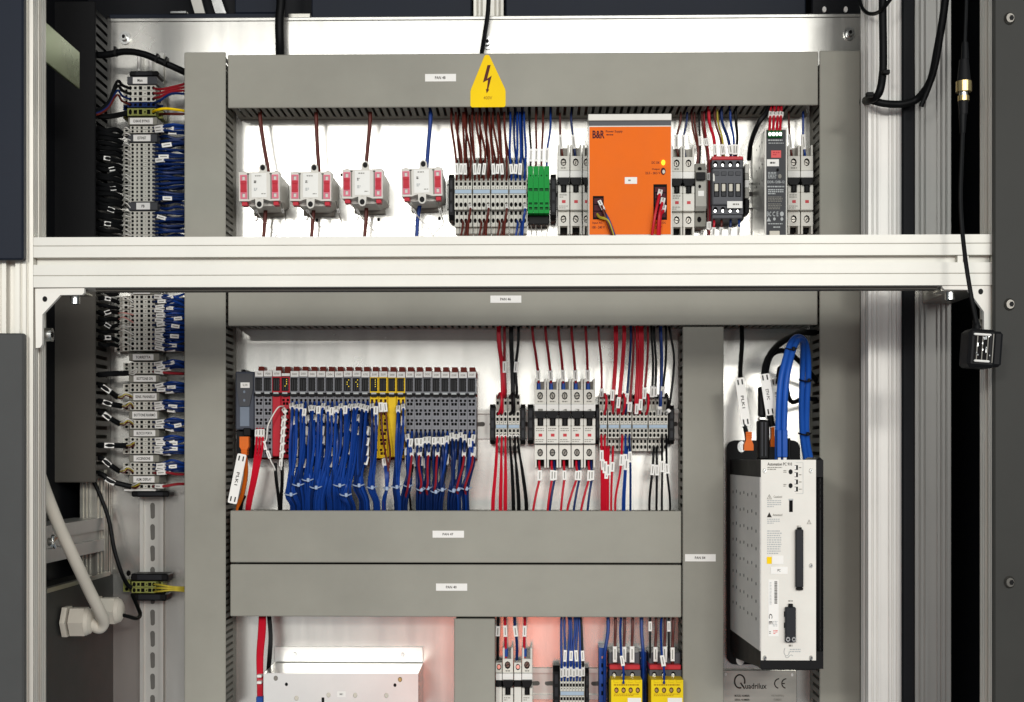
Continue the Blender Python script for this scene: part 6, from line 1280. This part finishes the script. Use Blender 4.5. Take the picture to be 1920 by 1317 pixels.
wire('yellow_wire', [(286, 210, -.046), (296, 206, -.058), (315, 204, -.058), (352, 209, -.05)], 2.6, 'yellow', 'yellow wire leaving the earth terminal at the column head', 'wires beside the Main label'); wire('brown_wire', [(300, 214, -.03), (320, 214, -.045), (352, 214, -.045)], 2.6, 'w_brown', 'brown wire under the yellow one at the column head', 'wires beside the Main label')
for i in range(3): wire('earth_wire', [(289, 1096 + i * 7, -.046), (300, 1097 + i * 6, -.056), (325, 1101 + i * 3, -.054), (354, 1102 + i * 4, -.048)], 1.9, 'w_gy', 'green-yellow earth wire low in the terminal column', 'low earth wires')
# black cables coming out of the dark duct
GC = 'black cables from the dark duct'
for i in range(22):
    y = 243 + i * 9.4; mk = (R(.35, .6),) if i in (6, 8, 12, 16, 19) else ()
    wire('black_cable', [(182, y - R(0, 6), -.06), (200, y + R(-3, 3), -.062), (216, y + R(-2, 4), -.055), (229, y + R(2, 6), -.045)], R(3.8, 5), 'rubber', 'black cable from the black duct to the long terminal run', GC, marks=mk, cat='cable', mw=8, ml=12, n=8)
    wire('white_wire', [(228, y + 3, -.045), (236, y + R(-4, 2), -.058), (246, y + 5 + R(-3, 3), -.050)], 1.1, 'w_white', 'thin white core from a black cable above the crossbar', 'thin cores of the black cables')
for i in range(9):
    y = 548 + i * 12; wire('black_cable', [(182, y, -.06), (196, y + R(-2, 5), -.062), (208, y + R(0, 6), -.055), (222, y + R(0, 8), -.045)], R(3.4, 4.2), 'rubber', 'black cable from the dark duct to the widest terminals', GC, marks=((.45,) if i % 2 else ()), cat='cable', mw=8, ml=13, n=8)
    wire('white_wire', [(221, y + 4, -.045), (232, y + R(-6, 4), -.058), (250, y + 6 + R(-3, 3), -.050)], 1.1, 'w_white' if i not in (3, 4) else 'w_pink', 'thin pale core from a black cable below the crossbar', 'thin cores of the black cables')
for y0, y1, x1, sec in ((703, 700, 241, 'TORRETTA'), (722, 745, 220, 'BOTTONE ON'), (752, 762, 228, 'SENS. PANNELLI'), (772, 795, 224, 'BOTTONE RIARMO'), (835, 836, 236, 'BLOCCO PORTA'), (857, 884, 224, 'ACCENSIONE'), (887, 913, 246, 'ALIM. DISPLAY')):
    wire('black_cable', [(181, y0, -.06), (193, y0 + (y1 - y0) * .15, -.064), (208, y0 + (y1 - y0) * .6, -.062), (x1, y1, -.05)], 5.2, 'rubber', f'black cable from the dark duct beside the {sec} label', GC, marks=((.45,) if sec not in ('TORRETTA',) else ()), cat='cable', mw=9, ml=17, n=8)
    for k in range(3): wire('white_wire', [(x1 - 1, y1, -.05), (x1 + 8, y1 - 5 + k * 4, -.060), (x1 + 16, y1 - 9 + k * 3, -.06), (250, y1 - 3 + k * 3, -.050)], 1.1, ('w_white', 'w_gy', 'w_brown')[k] if sec != 'TORRETTA' else 'w_white', f'thin core splayed from the black cable beside the {sec} label', 'thin cores of the black cables')
wire('black_cable', [(176, 104, -.06), (200, 103, -.07), (235, 97, -.075), (270, 102, -.075), (310, 119, -.07), (356, 140, -.05)], 6.5, 'rubber', 'thick black cable arching over the head of the terminal column', None, cat='cable', n=10)
for x, y, a in ((217, 97, 0), (295, 110, .3), (312, 116, .3)):
    p = U(x, y, -.075); o = MB().obox(p, (math.cos(-a), 0, math.sin(-a)), .012, .0032, .012, 'black').build('cable_tie'); tag(o, ['black tie on the arching cable, nearest the dark duct', 'black tie in the middle of the arching cable', 'black tie on the arching cable, nearest the tall duct'][(217, 295, 312).index(x)], 'cable tie', 'black ties on the arching cable')
for i, (m_, nm) in enumerate((('rubber', 'black'), ('rubber', 'black'), ('w_navy', 'navy'), ('w_brown', 'brown'))):
    wire(nm + '_wire', [(165, 205 + i * 4, -.07), (186, 205 + i * 3, -.072), (204, 190 + i * 4, -.075), (215, 162 + i * 7, -.075), (222, 152 + i * 9, -.07), (229, 160 + i * 10, -.06), (243, 166 + i * 10, -.046)], 3.0 if i < 2 else 2.2, m_, f'{nm} wire swinging up to the terminals under the Main label' , 'wires swinging to the Main terminals')
wire('black_cable', [(178, 218, -.06), (200, 219, -.062), (222, 216, -.05), (240, 212, -.044)], 5, 'rubber', 'black cable running straight to the earth terminal at the column head', GC, cat='cable', n=8)
wire('black_cable', [(172, 895, -.03), (188, 930, -.03), (204, 975, -.03), (214, 1030, -.035), (228, 1075, -.04), (240, 1098, -.05), (248, 1102, -.05)], 4.0, 'rubber', 'thin black cable falling to the low earth terminals', None, cat='cable', n=8)
wire('black_cable', [(226, 1153, -.15), (240, 1156, -.14), (256, 1160, -.12), (263, 1153, -.09), (258, 1138, -.07), (248, 1115, -.05)], 3.6, 'rubber', 'thin black cable curling out of a beige gland', None, cat='cable', n=8)
wire('beige_cable', [(70, 880, -.42), (86, 925, -.38), (110, 985, -.36), (140, 1050, -.33), (166, 1105, -.29), (186, 1145, -.26), (194, 1166, -.24), (186, 1178, -.235), (168, 1168, -.24)], 11.5, 'beige', 'thick beige cable sloping down into its gland', None, cat='cable', n=14, k=6)
# ------------------------------------------------------------------ cables at the top and beside the plate
b = MB(); c = spline([U(527, -60, -.02), U(527, 0, -.02), U(524, 40, -.02), U(525, 85, -.02), U(526, 125, -.03)], 5)
for i in range(len(c) - 1): pass
b.tube(c, .0068, 'rubber', 10); o = b.build('flat_cable', None, True); tag(o, 'broad black cable dropping behind the topmost duct, over the transformers', 'cable')
wire('black_cable', [(917, -40, -.02), (915, 20, -.02), (908, 70, -.02), (902, 110, -.03), (901, 130, -.03)], 4.2, 'rubber', 'slim black cable dropping beside the plate bolt above the yellow sign', None, cat='cable', n=8)
YR = -.235
wire('black_cable', [(1655, -60, YR), (1655, 20, YR), (1656, 95, YR), (1655, 140, YR), (1648, 175, YR), (1632, 188, -.215), (1622, 191, -.14), (1616, 193, -.062), (1604, 194, -.045)], 7.5, 'rubber', 'black cable falling straight and turning into the standing duct', 'black cables beside the plate', cat='cable', n=10)
wire('black_cable', [(1778, -60, -.28), (1770, 20, -.27), (1758, 90, -.26), (1745, 150, -.245), (1722, 184, -.225), (1700, 194, -.222), (1680, 196, -.22), (1655, 194, -.22), (1632, 188, -.21), (1622, 188, -.14), (1616, 190, -.062), (1604, 191, -.045)], 7.2, 'rubber', 'black cable sweeping across both rear uprights into the standing duct', 'black cables beside the plate', cat='cable', n=10)
wire('black_cable', [(1766, 60, -.285), (1756, 120, -.275), (1742, 165, -.265), (1727, 200, -.26)], 4.5, 'rubber', 'short black cable tail lying beside the sweeping cable', 'black cables beside the plate', cat='cable', n=8)
wire('black_cable', [(1606, -60, -.15), (1612, 0, -.18), (1622, 22, -.2), (1640, 26, -.22), (1658, 14, -.25), (1680, -20, -.26), (1690, -60, -.26)], 3.6, 'rubber', 'thin black cable looping at the top corner of the plate', 'black cables beside the plate', cat='cable', n=8)
for x, y in ((1662, 136), (1632, 178)):
    p = U(x, y, YR - .008); o = MB().box(p.x - .006, p.x + .004, p.y - .004, p.y + .004, p.z - .003, p.z + .003, 'black', .001).build('cable_tie'); tag(o, 'black tie head on the straight black cable' if x > 1650 else 'black tie head where the cables enter the standing duct', 'cable tie', 'black ties beside the plate')
# hanging plug connection
YK = -.53
wire('black_cable', [(1813, -60, YK), (1812, 0, YK), (1810, 60, YK), (1809, 90, YK)], 3.4, 'rubber', 'black cable hanging down to the metal plug coupling', None, cat='cable', n=8)
t = thing('cable_coupling', 'round plug coupling with a gold metal ring on the hanging cable', 'plug', U(1807, 250, YK))
def ringc(x, y0, y1, r0, r1, m_, nm):
    MB().cyl(U(x, y0, YK), U(x, y1, YK), r0 * S(YK), m_, 18, r2=r1 * S(YK)).build(nm, t, True)
ringc(1809.5, 80, 112, 5.5, 7.5, 'rubber', 'cable_boot'); ringc(1807.5, 112.5, 153, 8.5, 12.5, 'blackplastic', 'plug_body'); ringc(1807, 153.5, 173, 14.5, 14.5, 'brass', 'coupling_ring'); ringc(1806.5, 173.3, 180, 8, 8, 'steel', 'collar'); ringc(1806.5, 180.3, 190, 10.5, 10.5, 'brass', 'coupling_ring'); ringc(1806, 190.3, 215, 9, 8, 'blackplastic', 'socket_body'); ringc(1805, 215.3, 250, 7.5, 5, 'rubber', 'cable_boot')
wire('black_cable', [(1805, 248, YK), (1803, 300, YK), (1801, 370, YK), (1804, 430, YK), (1812, 500, -.54), (1822, 560, -.545), (1831, 606, -.545)], 4.2, 'rubber', 'black cable from the coupling across the crossbar to the hanging box', None, cat='cable', n=8)

# ------------------------------------------------------------------ labels: tell apart the look-alikes that do not lie in one bundle
ORD = ['first', 'second', 'third', 'fourth', 'fifth', 'sixth', 'seventh', 'eighth', 'ninth', 'tenth', 'eleventh', 'twelfth', 'thirteenth', 'fourteenth', 'fifteenth', 'sixteenth', 'seventeenth', 'eighteenth', 'nineteenth', 'twentieth', 'twenty-first', 'twenty-second', 'twenty-third', 'twenty-fourth']
same = {}
for o in list(COL.objects):
    if o.parent is None and 'label' in o: same.setdefault(o['label'], []).append(o)
for lb, os_ in same.items():
    if len(os_) < 2 or 'bundle' in lb: continue
    column = any(q in lb for q in ('label', 'dark duct', 'terminal run', 'crossbar', 'low in the terminal column'))
    os_.sort(key=lambda o: -o.location.z if column else o.location.x)
    for i, o in enumerate(os_): o['label'] = lb + f', {ORD[i]} from ' + ('top' if column else 'left')
